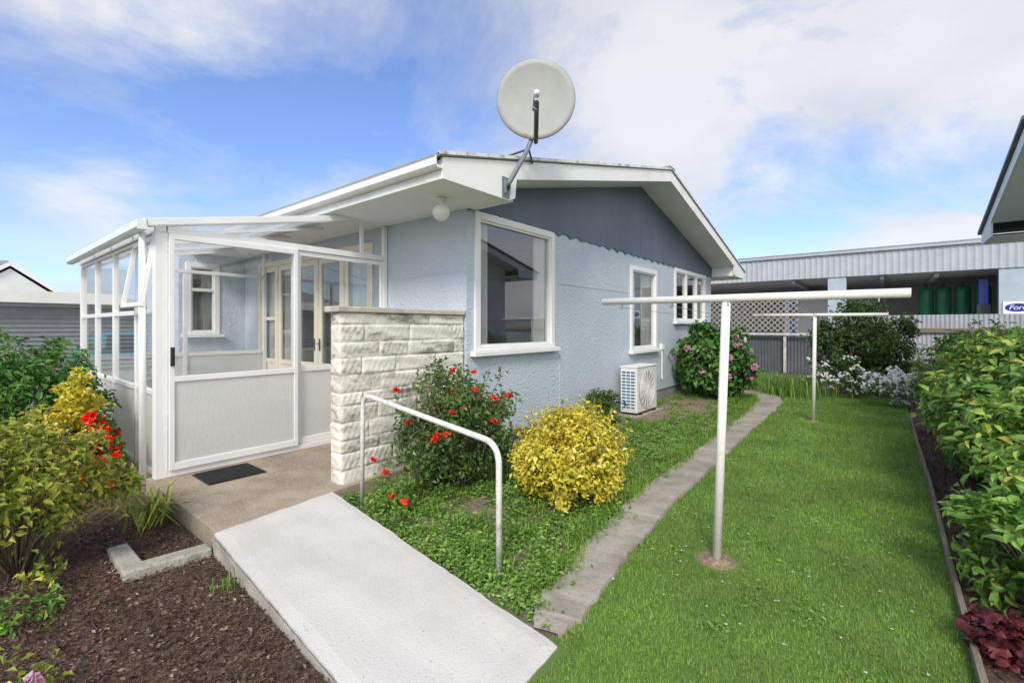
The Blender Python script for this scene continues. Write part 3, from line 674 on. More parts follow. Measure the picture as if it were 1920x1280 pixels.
b=MB(); b.box(-3.12,-3.03,4.13,4.2,4.0,4.2); b.build('mount_plate',DKMET,sd_)
lnb=cen+nrm*.52-uy*.13
MB().tube([tuple(cen-uy*(RD+.02)-nrm*.01),tuple(cen-uy*(RD-.01)+nrm*.07),tuple(lnb-uy*.07-nrm*.03)],.025,10).build('feed_arm',DKMET,sd_,True)
MB().lathe([(0,.10),(.03,.1),(.034,.07),(.022,.05),(.022,0),(.03,-.02),(.03,-.06),(0,-.065)],lnb,-nrm+uy*.25,14).build('feed_horn',WOLD,sd_,True)
pts=[lnb+nrm*.05,lnb+nrm*.05-ux*.06+uy*.03,lnb-ux*.09-uy*.06,lnb-ux*.05-uy*.12,lnb-uy*.14-nrm*.04]
MB().tube(pts,.004,6).build('cable',W,sd_,True)

# ------------------------------------------------------------------ heat pump
hp=thing('heat_pump','white outdoor heat pump unit standing against the blue wall','heat pump',(-3.54,8.1,0))
x0,x1,y0,y1,z0,z1=-3.71,-3.39,7.68,8.57,.07,.87
MB().box(x0,x1,y0,y1,z0,z1).build('casing',M('heat_pump_enamel',[(.68,.67,.63),(.74,.73,.69)],3,.4),hp,bevel=.012)
MB().box(x0-.012,x1+.012,y0-.012,y1+.012,z1+.001,z1+.022).build('lid',W,hp,bevel=.008)
cy,cz=8.08,.47; b=MB()
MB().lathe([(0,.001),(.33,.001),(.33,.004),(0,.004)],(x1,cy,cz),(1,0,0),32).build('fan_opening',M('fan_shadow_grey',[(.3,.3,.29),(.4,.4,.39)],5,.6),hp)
fg=MB()
for r in (.06,.1,.14,.18,.22,.26,.30,.335):
    fg.tube([(x1+.022,cy+r*math.cos(a),cz+r*math.sin(a)) for a in [2*math.pi*k/36 for k in range(37)]],.0055,5)
for k in range(8):
    a=math.pi*k/8; fg.tube([(x1+.022,cy-.335*math.cos(a),cz-.335*math.sin(a)),(x1+.022,cy+.335*math.cos(a),cz+.335*math.sin(a))],.005,5)
fg.build('fan_grille',W,hp)
b=MB()
MB().box(x0+.03,x1-.03,y0-.003,y0-.0005,z0+.06,z1-.05).build('coil',M('coil_fins',[(.05,.14,.24),(.1,.24,.36)],30,.4,stretch=(1,1,10)),hp)
for i in range(13):
    z=z0+.06+i*(z1-z0-.12)/12; b.box(x0+.025,x1-.025,y0-.012,y0-.0045,z-.009,z+.009)
for i in range(4):
    x=x0+.03+i*.085; b.box(x-.006,x+.006,y0-.016,y0-.012,z0+.05,z1-.05)
b.build('side_grille',W,hp)
for yy in (y0+.12,y1-.16): MB().box(x0+.0,x1+.02,yy,yy+.06,.0,.069).build('foot',BLACK,hp)
MB().box(-3.8,-3.32,7.55,8.75,-.01,.03).build('concrete_pad',PATHM,hp)

# ------------------------------------------------------------------ vegetation
def norm(a): return a/np.maximum(np.linalg.norm(a,axis=1,keepdims=True),1e-6)
def leaf_arrays(rs,p,nrm,tan,size,width=.5,fold=.18,droop=.25,fine=False):
    n=len(p); nrm=norm(nrm); tan=norm(tan-nrm*np.sum(tan*nrm,axis=1,keepdims=True)); bi=np.cross(nrm,tan)
    Ls=(size*(.6+.7*rs.rand(n)))[:,None] if np.isscalar(size) else size[:,None]; Wd=Ls*width
    if not fine:
        v=np.stack([p,p+tan*Ls*.5+bi*Wd*.5+nrm*Ls*fold,p+tan*Ls-nrm*Ls*droop,p+tan*Ls*.5-bi*Wd*.5+nrm*Ls*fold],1).reshape(-1,3)
        b=np.arange(n)[:,None]*4; f=np.concatenate([b+np.array([[0,1,2]]),b+np.array([[0,2,3]])],0)
        return v,f
    m1=p+tan*Ls*.35+nrm*Ls*.02; m2=p+tan*Ls*.7-nrm*Ls*droop*.35
    v=np.stack([p,m1,m2,p+tan*Ls-nrm*Ls*droop,p+tan*Ls*.33+bi*Wd*.47+nrm*Ls*fold*.7,p+tan*Ls*.68+bi*Wd*.40+nrm*Ls*(fold*.5-droop*.3),p+tan*Ls*.33-bi*Wd*.47+nrm*Ls*fold*.7,p+tan*Ls*.68-bi*Wd*.40+nrm*Ls*(fold*.5-droop*.3)],1).reshape(-1,3)
    b=np.arange(n)[:,None]*8
    f3=[b+np.array([q]) for q in ((0,4,1),(0,1,6),(3,2,5),(3,7,2))]; f4=[b+np.array([q]) for q in ((1,4,5,2),(6,1,2,7))]
    return v,np.concatenate(f3,0).tolist()+np.concatenate(f4,0).tolist()
def shrub(name,label,cat,loc,rx,ry,h,nl,size,mat,seed,nclump=60,crad=.2,width=.5,stems=8,zb=.0,fine=False,group=None,inner=.45,droop=.25,updir=.5,bottom=.0,lumpy=1.0,sprigs=0,thin=1.0):
    rs=np.random.RandomState(seed)
    t=thing(name,label,cat,loc,group); loc=np.array(loc,float)
    d=norm(rs.randn(nclump,3)); rr=inner+(1-inner)*rs.rand(nclump)[:,None]**.6
    lump=1+lumpy*(.13*np.sin(d[:,:1]*5+seed)+.1*np.sin(d[:,1:2]*7+seed*2))
    hz=(h-bottom)/2; c=d*rr*lump*np.array([rx,ry,hz])*(1-crad*.5); c[:,2]+=bottom+hz; c[:,2]=np.maximum(c[:,2],.03)
    k=rs.randint(nclump,size=nl); dd=norm(rs.randn(nl,3)); rad=crad*min(rx,ry)*2*(.6+.6*rs.rand(nclump))
    p=c[k]+dd*(rad[k]*rs.rand(nl)**.45)[:,None]
    b=MB()
    if sprigs:
        # thin shoots standing out of the outline, each with its own leaves
        ds=norm(rs.randn(sprigs,3)+np.array([0,0,.7])); ds[:,2]=np.abs(ds[:,2])
        s0=ds*np.array([rx,ry,hz])*.8+np.array([0,0,bottom+hz]); s1=s0+norm(ds+np.array([0,0,.6]))*(.10+.14*rs.rand(sprigs))[:,None]*min(rx,ry)*2
        m=14; tt=rs.rand(sprigs,m)**.8; q=(s0[:,None]+(s1-s0)[:,None]*tt[:,:,None]).reshape(-1,3)+rs.randn(sprigs*m,3)*.012; p=np.concatenate([p,q])
        for i in range(sprigs): b.tube([tuple(loc+np.array([0,0,.02])),tuple(loc+s0[i]*.9),tuple(loc+s1[i])],[.007*thin,.005*thin,.002],5)
    p[:,2]=np.maximum(p[:,2],.01); nl=len(p)
    cen=np.array([0,0,bottom+hz*.7]); out=norm((p-cen)/np.array([rx,ry,hz]))
    nr=out*.7+rs.randn(nl,3)*.55+np.array([0,0,updir]); tn=out*.6+rs.randn(nl,3)*.8
    v,f=leaf_arrays(rs,p+loc,nr,tn,size,width,droop=droop,fine=fine)
    o=np_mesh('foliage',v,f,mat,t,False)
    for i in range(min(stems,nclump)):
        e=c[i]; m=e*np.array([.35,.35,.5])+rs.randn(3)*.02
        b.tube([tuple(loc+np.array([rs.randn()*.02,rs.randn()*.02,-.02])),tuple(loc+m),tuple(loc+e*.92)],[(.012*h+.002)*thin,(.008*h+.002)*thin,.003],6)
    if b.v: b.build('stem',BRANCH,t,True)
    return t,c+loc,rad
def bloom_mesh(seed,n,r,width=.9,flat=.6):
    rs=np.random.RandomState(seed); d=norm(rs.randn(n,3)); d[:,2]=np.abs(d[:,2])*flat; p=d*r*.45*rs.rand(n)[:,None]**.5
    v,f=leaf_arrays(rs,p,d+rs.randn(n,3)*.5+np.array([0,0,.4]),d+rs.randn(n,3)*.5,r*.8,width,.1,.15)
    me=bpy.data.meshes.new('bloom'); me.from_pydata(v.tolist(),[],f.tolist()); return me
def add_blooms(t,name,me,mat,pts,rs,s0=.8,s1=1.2):
    me=me.copy(); me.materials.clear(); me.materials.append(mat)
    off=origin(t)
    for p in pts:
        o=bpy.data.objects.new(name,me); COL.objects.link(o); o.parent=t; o.location=Vector(p)-off
        o.rotation_euler=(rs.uniform(-.5,.5),rs.uniform(-.5,.5),rs.uniform(0,6)); s=rs.uniform(s0,s1); o.scale=(s,s,s)

G_ROSE=leafmat('rose_leaf',[(.03,.055,.015),(.058,.105,.027),(.095,.15,.04),(.14,.11,.05)],ps=[0,.45,.9,1],gain=1.85)
G_YEL=leafmat('golden_leaf',[(.32,.31,.03),(.6,.52,.04),(.76,.66,.075),(.8,.72,.26)],lo=.82,hi=1.12,gain=1.05,ps=[0,.28,.75,1])
G_DENSE=leafmat('deep_green_leaf',[(.03,.08,.016),(.06,.15,.028),(.11,.22,.048)],gain=1.75)
G_LIME=leafmat('lime_leaf',[(.1,.145,.022),(.2,.25,.038),(.34,.36,.055),(.48,.44,.085)],ps=[0,.42,.78,1],gain=1.32)
G_HYD=leafmat('hydrangea_leaf',[(.03,.08,.018),(.06,.145,.028),(.1,.2,.045)],gain=1.55)
G_DARK=leafmat('dark_bush_leaf',[(.03,.06,.017),(.055,.105,.028),(.09,.14,.04),(.12,.09,.04)],ps=[0,.5,.9,1],gain=1.55)
G_CAM=leafmat('glossy_camellia_leaf',[(.05,.11,.02),(.09,.18,.034),(.15,.25,.045),(.27,.32,.06),(.34,.22,.05)],rough=.34,transl=.3,ps=[0,.38,.7,.965,1],gain=1.65)
G_BRI=leafmat('bright_leaf',[(.07,.15,.025),(.13,.25,.042),(.21,.34,.065)],rough=.35,gain=1.35)
G_WEED=leafmat('weed_leaf',[(.055,.12,.019),(.1,.2,.031),(.15,.265,.05),(.22,.29,.08)],lo=.74,gain=1.5)
G_RED=leafmat('burgundy_leaf',[(.06,.01,.016),(.11,.018,.028),(.16,.035,.038)],rough=.4,gain=1.2)
FL_RED=leafmat('red_petal',[(.6,.012,.008),(.8,.03,.015),(.84,.1,.03)],lo=.9)
FL_PINK=leafmat('pink_petal',[(.55,.24,.34),(.64,.36,.45),(.72,.52,.56)],lo=.8)
FL_WHITE=leafmat('white_petal',[(.8,.8,.77),(.87,.87,.85)],lo=.9,hi=1.04)
FL_CORAL=leafmat('coral_petal',[(.7,.12,.06),(.75,.25,.12)],lo=.8)
rr=random.Random(11)
rose_me=bloom_mesh(1,26,.05); gera_me=bloom_mesh(2,40,.08); hyd_me=bloom_mesh(3,110,.085,.8,.8); cam_me=bloom_mesh(4,24,.05)

t,c,rd=shrub('rose_bush','leafy rose bush with red blooms in front of the block wall','bush',(-3.28,3.2,0),.60,.66,1.14,8000,.05,G_ROSE,21,100,.14,.6,14,bottom=.06,inner=.3,lumpy=.8,sprigs=26)
top=[i for i in range(len(c)) if c[i][2]>.5 and (c[i][0]+3.28)*.6-(c[i][1]-3.2)*.75>-.12]
rr.shuffle(top)
pts=[c[i]+np.array([rd[i]*.6,-rd[i]*.6,rd[i]*.55]) for i in top[:16]]+[np.array([-3.35,3.2,1.17]),np.array([-3.2,3.35,1.15]),np.array([-3.62,2.72,1.0])]
add_blooms(t,'bloom',rose_me,FL_RED,pts,rr,.6,1.0)
rs=np.random.RandomState(4)
t,c,rd=shrub('golden_bush','rounded golden yellow leaved bush between weeds and concrete path','bush',(-2.26,3.62,0),.55,.53,.80,9000,.046,G_YEL,39,125,.13,.6,10,inner=.5,lumpy=.65,sprigs=55)
t,c,rd=shrub('hydrangea_bush','large hydrangea with pink flower heads at the far corner of the house','bush',(-3.0,11.0,0),.84,.8,1.66,5600,.13,G_HYD,41,100,.14,.7,8,inner=.5,lumpy=.6)
front=[i for i in range(len(c)) if (c[i][0]+3.0)*.6-(c[i][1]-11.0)*.8>-.05]
pts=[c[i]+np.array([.55*rd[i],-.7*rd[i],rd[i]*.2]) for i in front[:20]]
add_blooms(t,'flower_head',hyd_me,FL_PINK,pts,rr,.6,1.0)
t,c,rd=shrub('dark_shrub','tall dense dark shrub behind the far clothesline post','shrub',(-.45,13.9,0),1.12,.9,2.25,16000,.085,G_DARK,52,170,.12,.5,8,inner=.35,lumpy=.5,sprigs=40)
def daisies(name,label,loc,rx,ry,h,n,seed,nl):
    t,c,rd=shrub(name,label,'flower bush',loc,rx,ry,h,nl,.06,G_HYD,seed,40,.16,.35,0)
    rs=np.random.RandomState(seed); k=rs.randint(len(c),size=n); d=norm(rs.randn(n,3)); d[:,2]=np.abs(d[:,2])
    p=c[k]+d*rd[k][:,None]*1.05; m=6; P=np.repeat(p,m,0)
    a=np.tile(np.arange(m)*2*math.pi/m,n); up=np.repeat(norm(np.array([.3,-.5,.7])+rs.randn(n,3)*.3),m,0)
    u=norm(np.cross(up,np.array([0.13,.9,.2]))); w=np.cross(up,u); tn=u*np.cos(a)[:,None]+w*np.sin(a)[:,None]
    v,f=leaf_arrays(rs,P,up,tn,.034,.65,.05,.05)
    o=np_mesh('blossoms',v,f,FL_WHITE,t); tag(o,kind='stuff')
daisies('daisy_bush','low bush of white daisies below the tall dark shrub',(-.85,12.9,0),.7,.4,.95,320,61,1900)
daisies('daisy_bush','mound of white daisies beside the right hedge',(.2,12.0,0),.5,.55,.75,900,62,1500)
# right border
t,c,rd=shrub('camellia_shrub','glossy camellia shrub farthest along the right border','shrub',(1.08,9.3,0),.80,1.1,1.54,9500,.09,G_CAM,71,120,.13,.5,8,inner=.4,fine=True,bottom=.0,lumpy=.9,sprigs=34)
t,c,rd=shrub('camellia_shrub','large glossy camellia with coral buds nearest on the right border','shrub',(1.08,6.4,0),.78,1.4,1.48,11500,.09,G_CAM,72,140,.13,.5,8,inner=.4,fine=True,bottom=.0,lumpy=.9,sprigs=44)
sel=[i for i in range(len(c)) if c[i][0]<1.0][:9]
add_blooms(t,'bud',cam_me,FL_CORAL,[c[i]+np.array([-rd[i]*.9,-rd[i]*.3,0]) for i in sel],rr,.5,.8)
t,c,rd=shrub('camellia_shrub','mid height camellia in front of the large coral budded one','shrub',(.95,4.75,0),.54,.75,1.12,4800,.085,G_CAM,73,75,.15,.5,8,inner=.4,fine=True,lumpy=1.0,sprigs=24)
t,c,rd=shrub('young_shrub','low bright green shrub leaning over the timber edging','shrub',(.74,3.75,0),.43,.45,.70,1600,.08,G_BRI,74,40,.15,.5,6,inner=.4,fine=True,sprigs=10)
t,c,rd=shrub('heuchera_plant','small burgundy leaved plant at the timber lawn edging','plant',(.44,3.2,0),.13,.18,.2,300,.045,G_RED,75,20,.22,.95,0,fine=True)
# left bed
t,c,rd=shrub('green_shrub','dense round deep green shrub before the glass porch','shrub',(-6.75,.46,0),.78,.74,1.42,12000,.06,G_DENSE,81,160,.12,.6,8,inner=.5,lumpy=.6,sprigs=40)
t,c,rd=shrub('lime_shrub','open lime yellow shrub with woody stems beside the kerb','shrub',(-4.2,.30,0),.52,.48,1.0,4500,.052,G_LIME,82,85,.13,.5,34,inner=.35,bottom=.1,lumpy=1.2,sprigs=46,thin=.6)
t,c,rd=shrub('variegated_shrub','yellow leaved shrub half hidden behind the lime shrub at the porch corner','shrub',(-5.95,.80,0),.36,.28,1.16,2800,.055,G_YEL,83,55,.16,.5,6,inner=.4)
t,c,rd=shrub('geranium_plant','red flowering plant beside the porch downpipe','plant',(-5.68,.96,0),.24,.15,.95,800,.05,G_DENSE,84,30,.2,.8,4)
pts=[c[i]+np.array([rd[i]*.6,-rd[i]*.6,rd[i]*.5]) for i in range(30)]+[c[i]+np.array([rd[i]*.2,-rd[i]*.95,rd[i]*.1]) for i in range(18)]
add_blooms(t,'bloom',gera_me,FL_RED,pts,rr,.55,.9)
t,c,rd=shrub('rose_plant','low straggly plant with a pink bloom in the mulch','plant',(-2.74,.12,0),.26,.22,.26,150,.042,G_LIME,85,16,.25,.5,8,inner=.3,thin=.5)
add_blooms(t,'bloom',cam_me,FL_PINK,[(-2.63,.22,.19)],rr,.9,1.0)
t,c,rd=shrub('weed_plant','small green leafy weed under the lime shrub','plant',(-3.62,.28,0),.2,.16,.13,150,.045,G_BRI,86,12,.3,.6,0)
t,c,rd=shrub('wall_plant','dark leafy plant against the house beside the heat pump','plant',(-3.5,6.55,0),.3,.6,.62,1900,.06,G_ROSE,87,45,.2,.45,8,inner=.3)
t,c,rd=shrub('red_weed_plant','low plant with small red flowers at the handrail foot','plant',(-3.3,2.45,0),.3,.2,.34,420,.045,G_WEED,88,22,.25,.5,5,inner=.3)
add_blooms(t,'bloom',rose_me,FL_RED,[(-3.55,2.42,.42),(-3.2,2.36,.2),(-3.05,2.38,.17),(-3.48,2.5,.3)],rr,.6,.9)

def blades(rs,p,ln,wd,lean,seg=1):
    n=len(p); a=rs.rand(n)*6.283; hd=np.stack([np.cos(a),np.sin(a),np.zeros(n)],1); sd2=np.stack([-np.sin(a),np.cos(a),np.zeros(n)],1)
    le=(lean*(.3+rs.rand(n)))[:,None]; ln=ln[:,None]; wd=wd[:,None]
    if seg==1:
        v=np.stack([p-sd2*wd,p+sd2*wd,p+hd*ln*le+np.array([0,0,1])*ln*np.sqrt(np.maximum(.1,1-le**2))],1).reshape(-1,3)
        return v,np.arange(3*n).reshape(-1,3)
    m=p+hd*ln*le*.35+np.array([0,0,1])*ln*.6; tip=p+hd*ln*le*1.1+np.array([0,0,1])*ln*(.95-le*.5)
    v=np.stack([p-sd2*wd,p+sd2*wd,m+sd2*wd*.8,m-sd2*wd*.8,tip],1).reshape(-1,3); b=np.arange(n)[:,None]*5
    return v,(b+np.array([[0,1,2,3]])).tolist()+(b+np.array([[3,2,4]])).tolist()
G_GRASS=leafmat('grass_blade',[(.095,.19,.024),(.155,.285,.036),(.215,.345,.054),(.36,.35,.14)],rough=.55,transl=.3,clump=1.5,lo=.74,hi=1.22,ps=[0,.45,.9,1],gain=1.22)
rs=np.random.RandomState(99)
N=420000; x=rs.uniform(-1.75,.33,N); y=rs.uniform(.9,13.3,N)
d=-x*.6293+y*.7771; rgt=x*.7771+y*.6293
pathx=np.interp(y,[q[1] for q in pc],[q[0]+q[2] for q in pc])
keep=(d>1.9)&(rs.rand(N)<np.minimum(1,(2.9/d)**1.35))&(x>pathx-.02+.03*rs.randn(N))&~((x<-1.22)&(y<1.95))&(((x+.9)**2+(y-3.34)**2)>.016*(1+rs.rand(N)))
x,y,d=x[keep],y[keep],d[keep]; p=np.stack([x,y,np.zeros(len(x))],1)
v,f=blades(rs,p,(.014+.017*rs.rand(len(x))),(.0016+.0012*rs.rand(len(x)))*np.maximum(1,d/3),.9)
tag(np_mesh('lawn_grass',v,f,G_GRASS),'short mown grass blades covering the lawn','grass',kind='stuff')
n=110; P=np.stack([rs.uniform(-1.4,.25,n),2.6+8*rs.rand(n)**1.3,np.full(n,.034)],1); m=6; PP=np.repeat(P,m,0); a=np.tile(np.arange(m)*2*math.pi/m,n)
v,f=leaf_arrays(rs,PP,np.tile([0,0,1.],(n*m,1))+rs.randn(n*m,3)*.05,np.stack([np.cos(a),np.sin(a),0*a],1),.008,.7,.05,.02)
tag(np_mesh('lawn_daisies',v,f,FL_WHITE),'tiny white daisies scattered over the lawn','daisies',kind='stuff')
n=1500; cx=rs.uniform(-1.4,.25,60); cy=2.3+9*rs.rand(60); k=rs.randint(60,size=n); p=np.stack([cx[k]+rs.randn(n)*.05,cy[k]+rs.randn(n)*.05,.012+.015*rs.rand(n)],1)
p=p[p[:,0]>np.interp(p[:,1],[q[1] for q in pc],[q[0]+q[2] for q in pc])]
v,f=leaf_arrays(rs,p,rs.randn(len(p),3)*.35+np.array([0,0,1.]),rs.randn(len(p),3)*np.array([1,1,.3]),.03,.45,.1,.1)
tag(np_mesh('lawn_weeds',v,f,G_BRI),'flat broad leaved weeds dotted through the lawn','weeds',kind='stuff')
# weeds
K=1150; cx=rs.uniform(-3.8,-1.4,K); cy=2.02+10*rs.rand(K)**1.35
pl=np.interp(cy,[q[1] for q in pc],[q[0]-q[2] for q in pc]); ok=(cx<pl+.01)&~((cx<-3.2)&(cy>7.4)&(cy<8.8))
soil=(((cx+2.8)**2/.15+(cy-2.9)**2/.06<1)&(rs.rand(K)<.75))|(((cx+3.05)**2/.32+(cy-9.1)**2/2.6<1)&(rs.rand(K)<.75))|(rs.rand(K)<.06); ok&=~soil
cx,cy=cx[ok],cy[ok]; K=len(cx); crd=.05+.12*rs.rand(K); chh=.03+.13*rs.rand(K)**2
nl=62000; k=rs.randint(K,size=nl); q=rs.randn(nl,2)*crd[k][:,None]*.6
p=np.stack([cx[k]+q[:,0],cy[k]+q[:,1],.012+chh[k]*rs.rand(nl)*np.exp(-(q**2).sum(1)/(crd[k]**2))],1)
okp=(p[:,1]>2.18-.09*(p[:,0]+3.785))&(p[:,0]>-3.83); p=p[okp]
v,f=leaf_arrays(rs,p,rs.randn(len(p),3)*.45+np.array([0,0,1.]),rs.randn(len(p),3)*np.array([1,1,.4]),.034,.6,.1,.15)
tag(np_mesh('bed_weeds',v,f,G_WEED),'low green weeds growing over the garden bed','weeds',kind='stuff')
tuf=150; tx=rs.uniform(-3.7,-1.6,tuf); ty=2.25+9.5*rs.rand(tuf)**1.2; pl=np.interp(ty,[q[1] for q in pc],[q[0]-q[2] for q in pc]); ok=(tx<pl+.03)&~((tx<-2.5)&(ty>7.3)&(ty<10.6)); tx,ty=tx[ok],ty[ok]
edge=np.linspace(2.3,11.5,90); tx=np.concatenate([tx,np.interp(edge,[q[1] for q in pc],[q[0]-q[2]-.03 for q in pc])+rs.randn(90)*.03]); ty=np.concatenate([ty,edge])
k=rs.randint(len(tx),size=8500); p=np.stack([tx[k]+rs.randn(8500)*.045,ty[k]+rs.randn(8500)*.05,np.full(8500,.005)],1)
v,f=blades(rs,p,.04+.12*rs.rand(8500),.0022+.002*rs.rand(8500),.8,2)
tag(np_mesh('bed_grass_tufts',v,f,G_GRASS),'longer grass tufts among the weeds and along the path','grass',kind='stuff')
def tuft(name,label,loc,n,ln,wd,mat,spread,lean,seed):
    rs=np.random.RandomState(seed); t=thing(name,label,'plant',loc); p=np.array(loc)+np.stack([rs.randn(n)*spread,rs.randn(n)*spread,np.zeros(n)],1)
    v,f=blades(rs,p,ln*(.5+.6*rs.rand(n)),wd*(.7+.6*rs.rand(n)),lean,2); np_mesh('foliage',v,f,mat,t)
tuft('strap_leaf_plant','strappy leaved plant beside the porch slab edge',(-4.62,1.08,0),70,.42,.009,G_LIME,.07,1.1,3)
tuft('tall_grass','overgrown green grass mound by the back of the lawn',(-1.75,12.6,0),900,.65,.006,G_WEED,.38,.6,5)
tuft('tall_grass','long grass clump beyond the end of the path',(-2.7,13.4,0),700,.6,.006,G_WEED,.35,.6,6)
tuft('tall_grass','grass sprouting at the foot of the ramp side',(-3.1,1.1,0),40,.12,.003,G_GRASS,.05,.7,7)
# mulch chips
G_MUL=leafmat('bark_chip',[(.045,.024,.017),(.1,.054,.038),(.17,.105,.076),(.31,.235,.185)],rough=.9,transl=0,ps=[0,.45,.88,1])
def chips(name,label,x0,x1,y0,y1,n,size,seed,mask=None,mat=G_MUL):
    rs=np.random.RandomState(seed); x=rs.uniform(x0,x1,n); y=rs.uniform(y0,y1,n)
    if mask is not None: k=mask(x,y); x,y=x[k],y[k]
    m=len(x); p=np.stack([x,y,.006+.02*rs.rand(m)],1); sz=size*(.45+1.5*rs.rand(m)**2.5)
    v,f=leaf_arrays(rs,p,rs.randn(m,3)*.5+np.array([0,0,1.]),rs.randn(m,3)*np.array([1,1,.35]),sz,.55,.12,.1)
    tag(np_mesh(name,v,f,mat),label,'mulch',kind='stuff')
def rampmask(x,y):
    return (y<1.185-.058*np.clip(x+3.65,0,9))&(-x*.6293+y*.7771>1.2)
chips('bark_mulch','dark bark chips covering the bed left of the ramp',-5.2,-1.3,-.3,1.2,42000,.018,8,rampmask)
chips('border_mulch','dark reddish chips covering the right border bed',.38,1.2,2.2,9.5,16000,.022,9)
G_LITTER=leafmat('dry_leaf',[(.12,.06,.02),(.25,.13,.05),(.4,.25,.1)],rough=.8,transl=.1)
chips('leaf_litter','dry brown leaves lying in the beds and on the path edge',-4.6,-1.2,.2,6,260,.04,10,lambda x,y:(~((y>.95)&(y<2.25)))&((x<-1.75)),G_LITTER)
te=MB()
pts=[(.335,2.2),(.33,4.2),(.345,6.3),(.33,8.4),(.34,10.6)]
for (a,c_) in zip(pts[:-1],pts[1:]): te.prism([(a[0]-.014,a[1]+.006),(a[0]+.014,a[1]+.006),(c_[0]+.014,c_[1]-.006),(c_[0]-.014,c_[1]-.006)],'z',-.02,.06)
tag(te.build('timber_edging',TIMB,bevel=.003),'weathered timber board edging along the right of the lawn','edging')

# ------------------------------------------------------------------ neighbour house on the right
nh=thing('neighbour_house','neighbouring house with white barge and dark roof at the right edge','house',(7,9.0,0))
k=1.45; nE1=12.74; nRY=9.0; nZE=3.39; nE0=2*nRY-nE1
def nz(y): return nZE+.25*(nE1-y) if y>nRY else nZE+.25*(y-nE0)
NW=M('neighbour_wall_paint',[(.7,.7,.67),(.78,.78,.75)],2,.6,.2,40)
b=MB(); b.prism([(nE0+1,0),(nE1-1,0),(nE1-1,nz(nE1-1)-.2),(nRY,nz(nRY)-.2),(nE0+1,nz(nE0+1)-.2)],'x',k+.6,k+11); b.build('wall',NW,nh)
b=MB(); b.prism([(nE0-.05,nZE),(nRY,nz(nRY)+.01),(nE1+.05,nZE),(nE1+.05,nZE+.05),(nRY,nz(nRY)+.06),(nE0-.05,nZE+.05)],'x',k-.05,k+11.4); b.build('roof',M('dark_roof_steel',[(.11,.115,.12),(.17,.175,.18)],3,.5),nh)
for s in (0,1):
    ye=nE1 if s==0 else nE0; sg=-1 if s==0 else 1
    b=MB(); b.prism([(ye,nZE-.005),(ye,nZE-.2),(ye+sg*1.0,nZE-.2),(ye+sg*1.02,nz(ye+sg*1.02)-.2),(nRY,nz(nRY)-.2),(nRY,nz(nRY)-.005)],'x',k,k+.03); b.build('barge_board',WOLD,nh)
    lo,hi=sorted((ye,ye+sg*.98)); b=MB(); b.box(k+.032,k+11.3,lo+.02,hi,nZE-.195,nZE-.185); b.build('eave_soffit',SOFF,nh)
    lo,hi=sorted((ye,ye+sg*.02)); MB().box(k+.032,k+11.3,lo,hi,nZE-.2,nZE-.02).build('fascia',WOLD,nh)
    y0_=ye+sg*.98; b=MB(); b.prism([(y0_,nz(y0_)-.2),(nRY,nz(nRY)-.2),(nRY,nz(nRY)-.19),(y0_,nz(y0_)-.19)],'x',k+.032,k+.598); b.build('raked_soffit',SOFF,nh)
w_=MB().box(k+.56,k+.597,7.0,8.2,1.1,2.5).build('window',W,nh); MB().box(k+.55,k+.558,7.07,8.13,1.17,2.43).build('pane',M('dark_pane',[(.02,.025,.03),(.04,.045,.05)],1,.08),w_)

# ------------------------------------------------------------------ back fence
CORR=M('corrugated_zinc',[(.3,.325,.35),(.42,.445,.47)],2,.55,metal=.1)
def corr(name,x0,x1,y,z0,z1,mat,pitch,amp,parent=None):
    n=int((x1-x0)/pitch*6); vv=[];ff=[]
    for i in range(n+1):
        x=x0+(x1-x0)*i/n; yy=y+amp*math.sin(2*math.pi*i/6)
        vv+= [(x,yy,z0),(x,yy,z1)]
    for i in range(n): ff.append((2*i,2*i+2,2*i+3,2*i+1))
    return np_mesh(name,vv,ff,mat,parent,True)
fe=thing('corrugated_fence','pale corrugated iron fence with timber rail below the workshop','fence',(2.5,18.5,0))
corr('iron_sheet',-.6,9,18.5,.0,1.95,CORR,.1,.014,fe)
MB().box(-.6,9,18.42,18.475,1.42,1.55).build('rail',TIMB,fe); MB().box(-.6,9,18.42,18.475,.4,.5).build('rail',TIMB,fe)
OLDW=M('flaking_white_timber',[(.3,.28,.25),(.55,.54,.5),(.66,.65,.62)],7,.8,.3,30,pos=[.3,.5,.7])
wf=thing('trellis_fence','grey iron fence with white rails and lattice panel behind the house corner','fence',(-3.4,18.3,0))
for x in (-5.2,-3.95,-2.7): MB().box(x-.04,x+.04,18.25,18.35,0,1.38).build('post',OLDW,wf)
MB().box(-5.2,-.65,18.2,18.246,1.3,1.38).build('rail',OLDW,wf)
corr('iron_sheet',-5.2,-.62,18.4,.0,1.26,M('old_zinc',[(.07,.075,.085),(.12,.125,.14)],2,.6),.1,.014,wf)
LATT=M('lattice_timber',[(.3,.27,.24),(.42,.385,.34)],5,.8)
b=MB()
xa,xb,za,zb_=-5.6,-2.3,1.42,2.62
for s in (1,-1):
    for i in range(-12,40):
        c0=xa+i*.19
        p0=(c0,za) if s>0 else (c0,zb_); p1=(c0+(zb_-za),zb_) if s>0 else (c0+(zb_-za),za)
        (ax,az_),(bx_,bz_)=p0,p1
        if bx_<=xa or ax>=xb: continue
        if ax<xa: az_+= (bz_-az_)*(xa-ax)/(bx_-ax); ax=xa
        if bx_>xb: bz_=az_+(bz_-az_)*(xb-ax)/(bx_-ax); bx_=xb
        yy=18.25 if s>0 else 18.265; w_=.026
        b.poly([(ax-w_,yy,az_),(ax+w_,yy,az_),(bx_+w_,yy,bz_),(bx_-w_,yy,bz_)])
b.build('lattice_panel',LATT,wf,recalc=False)
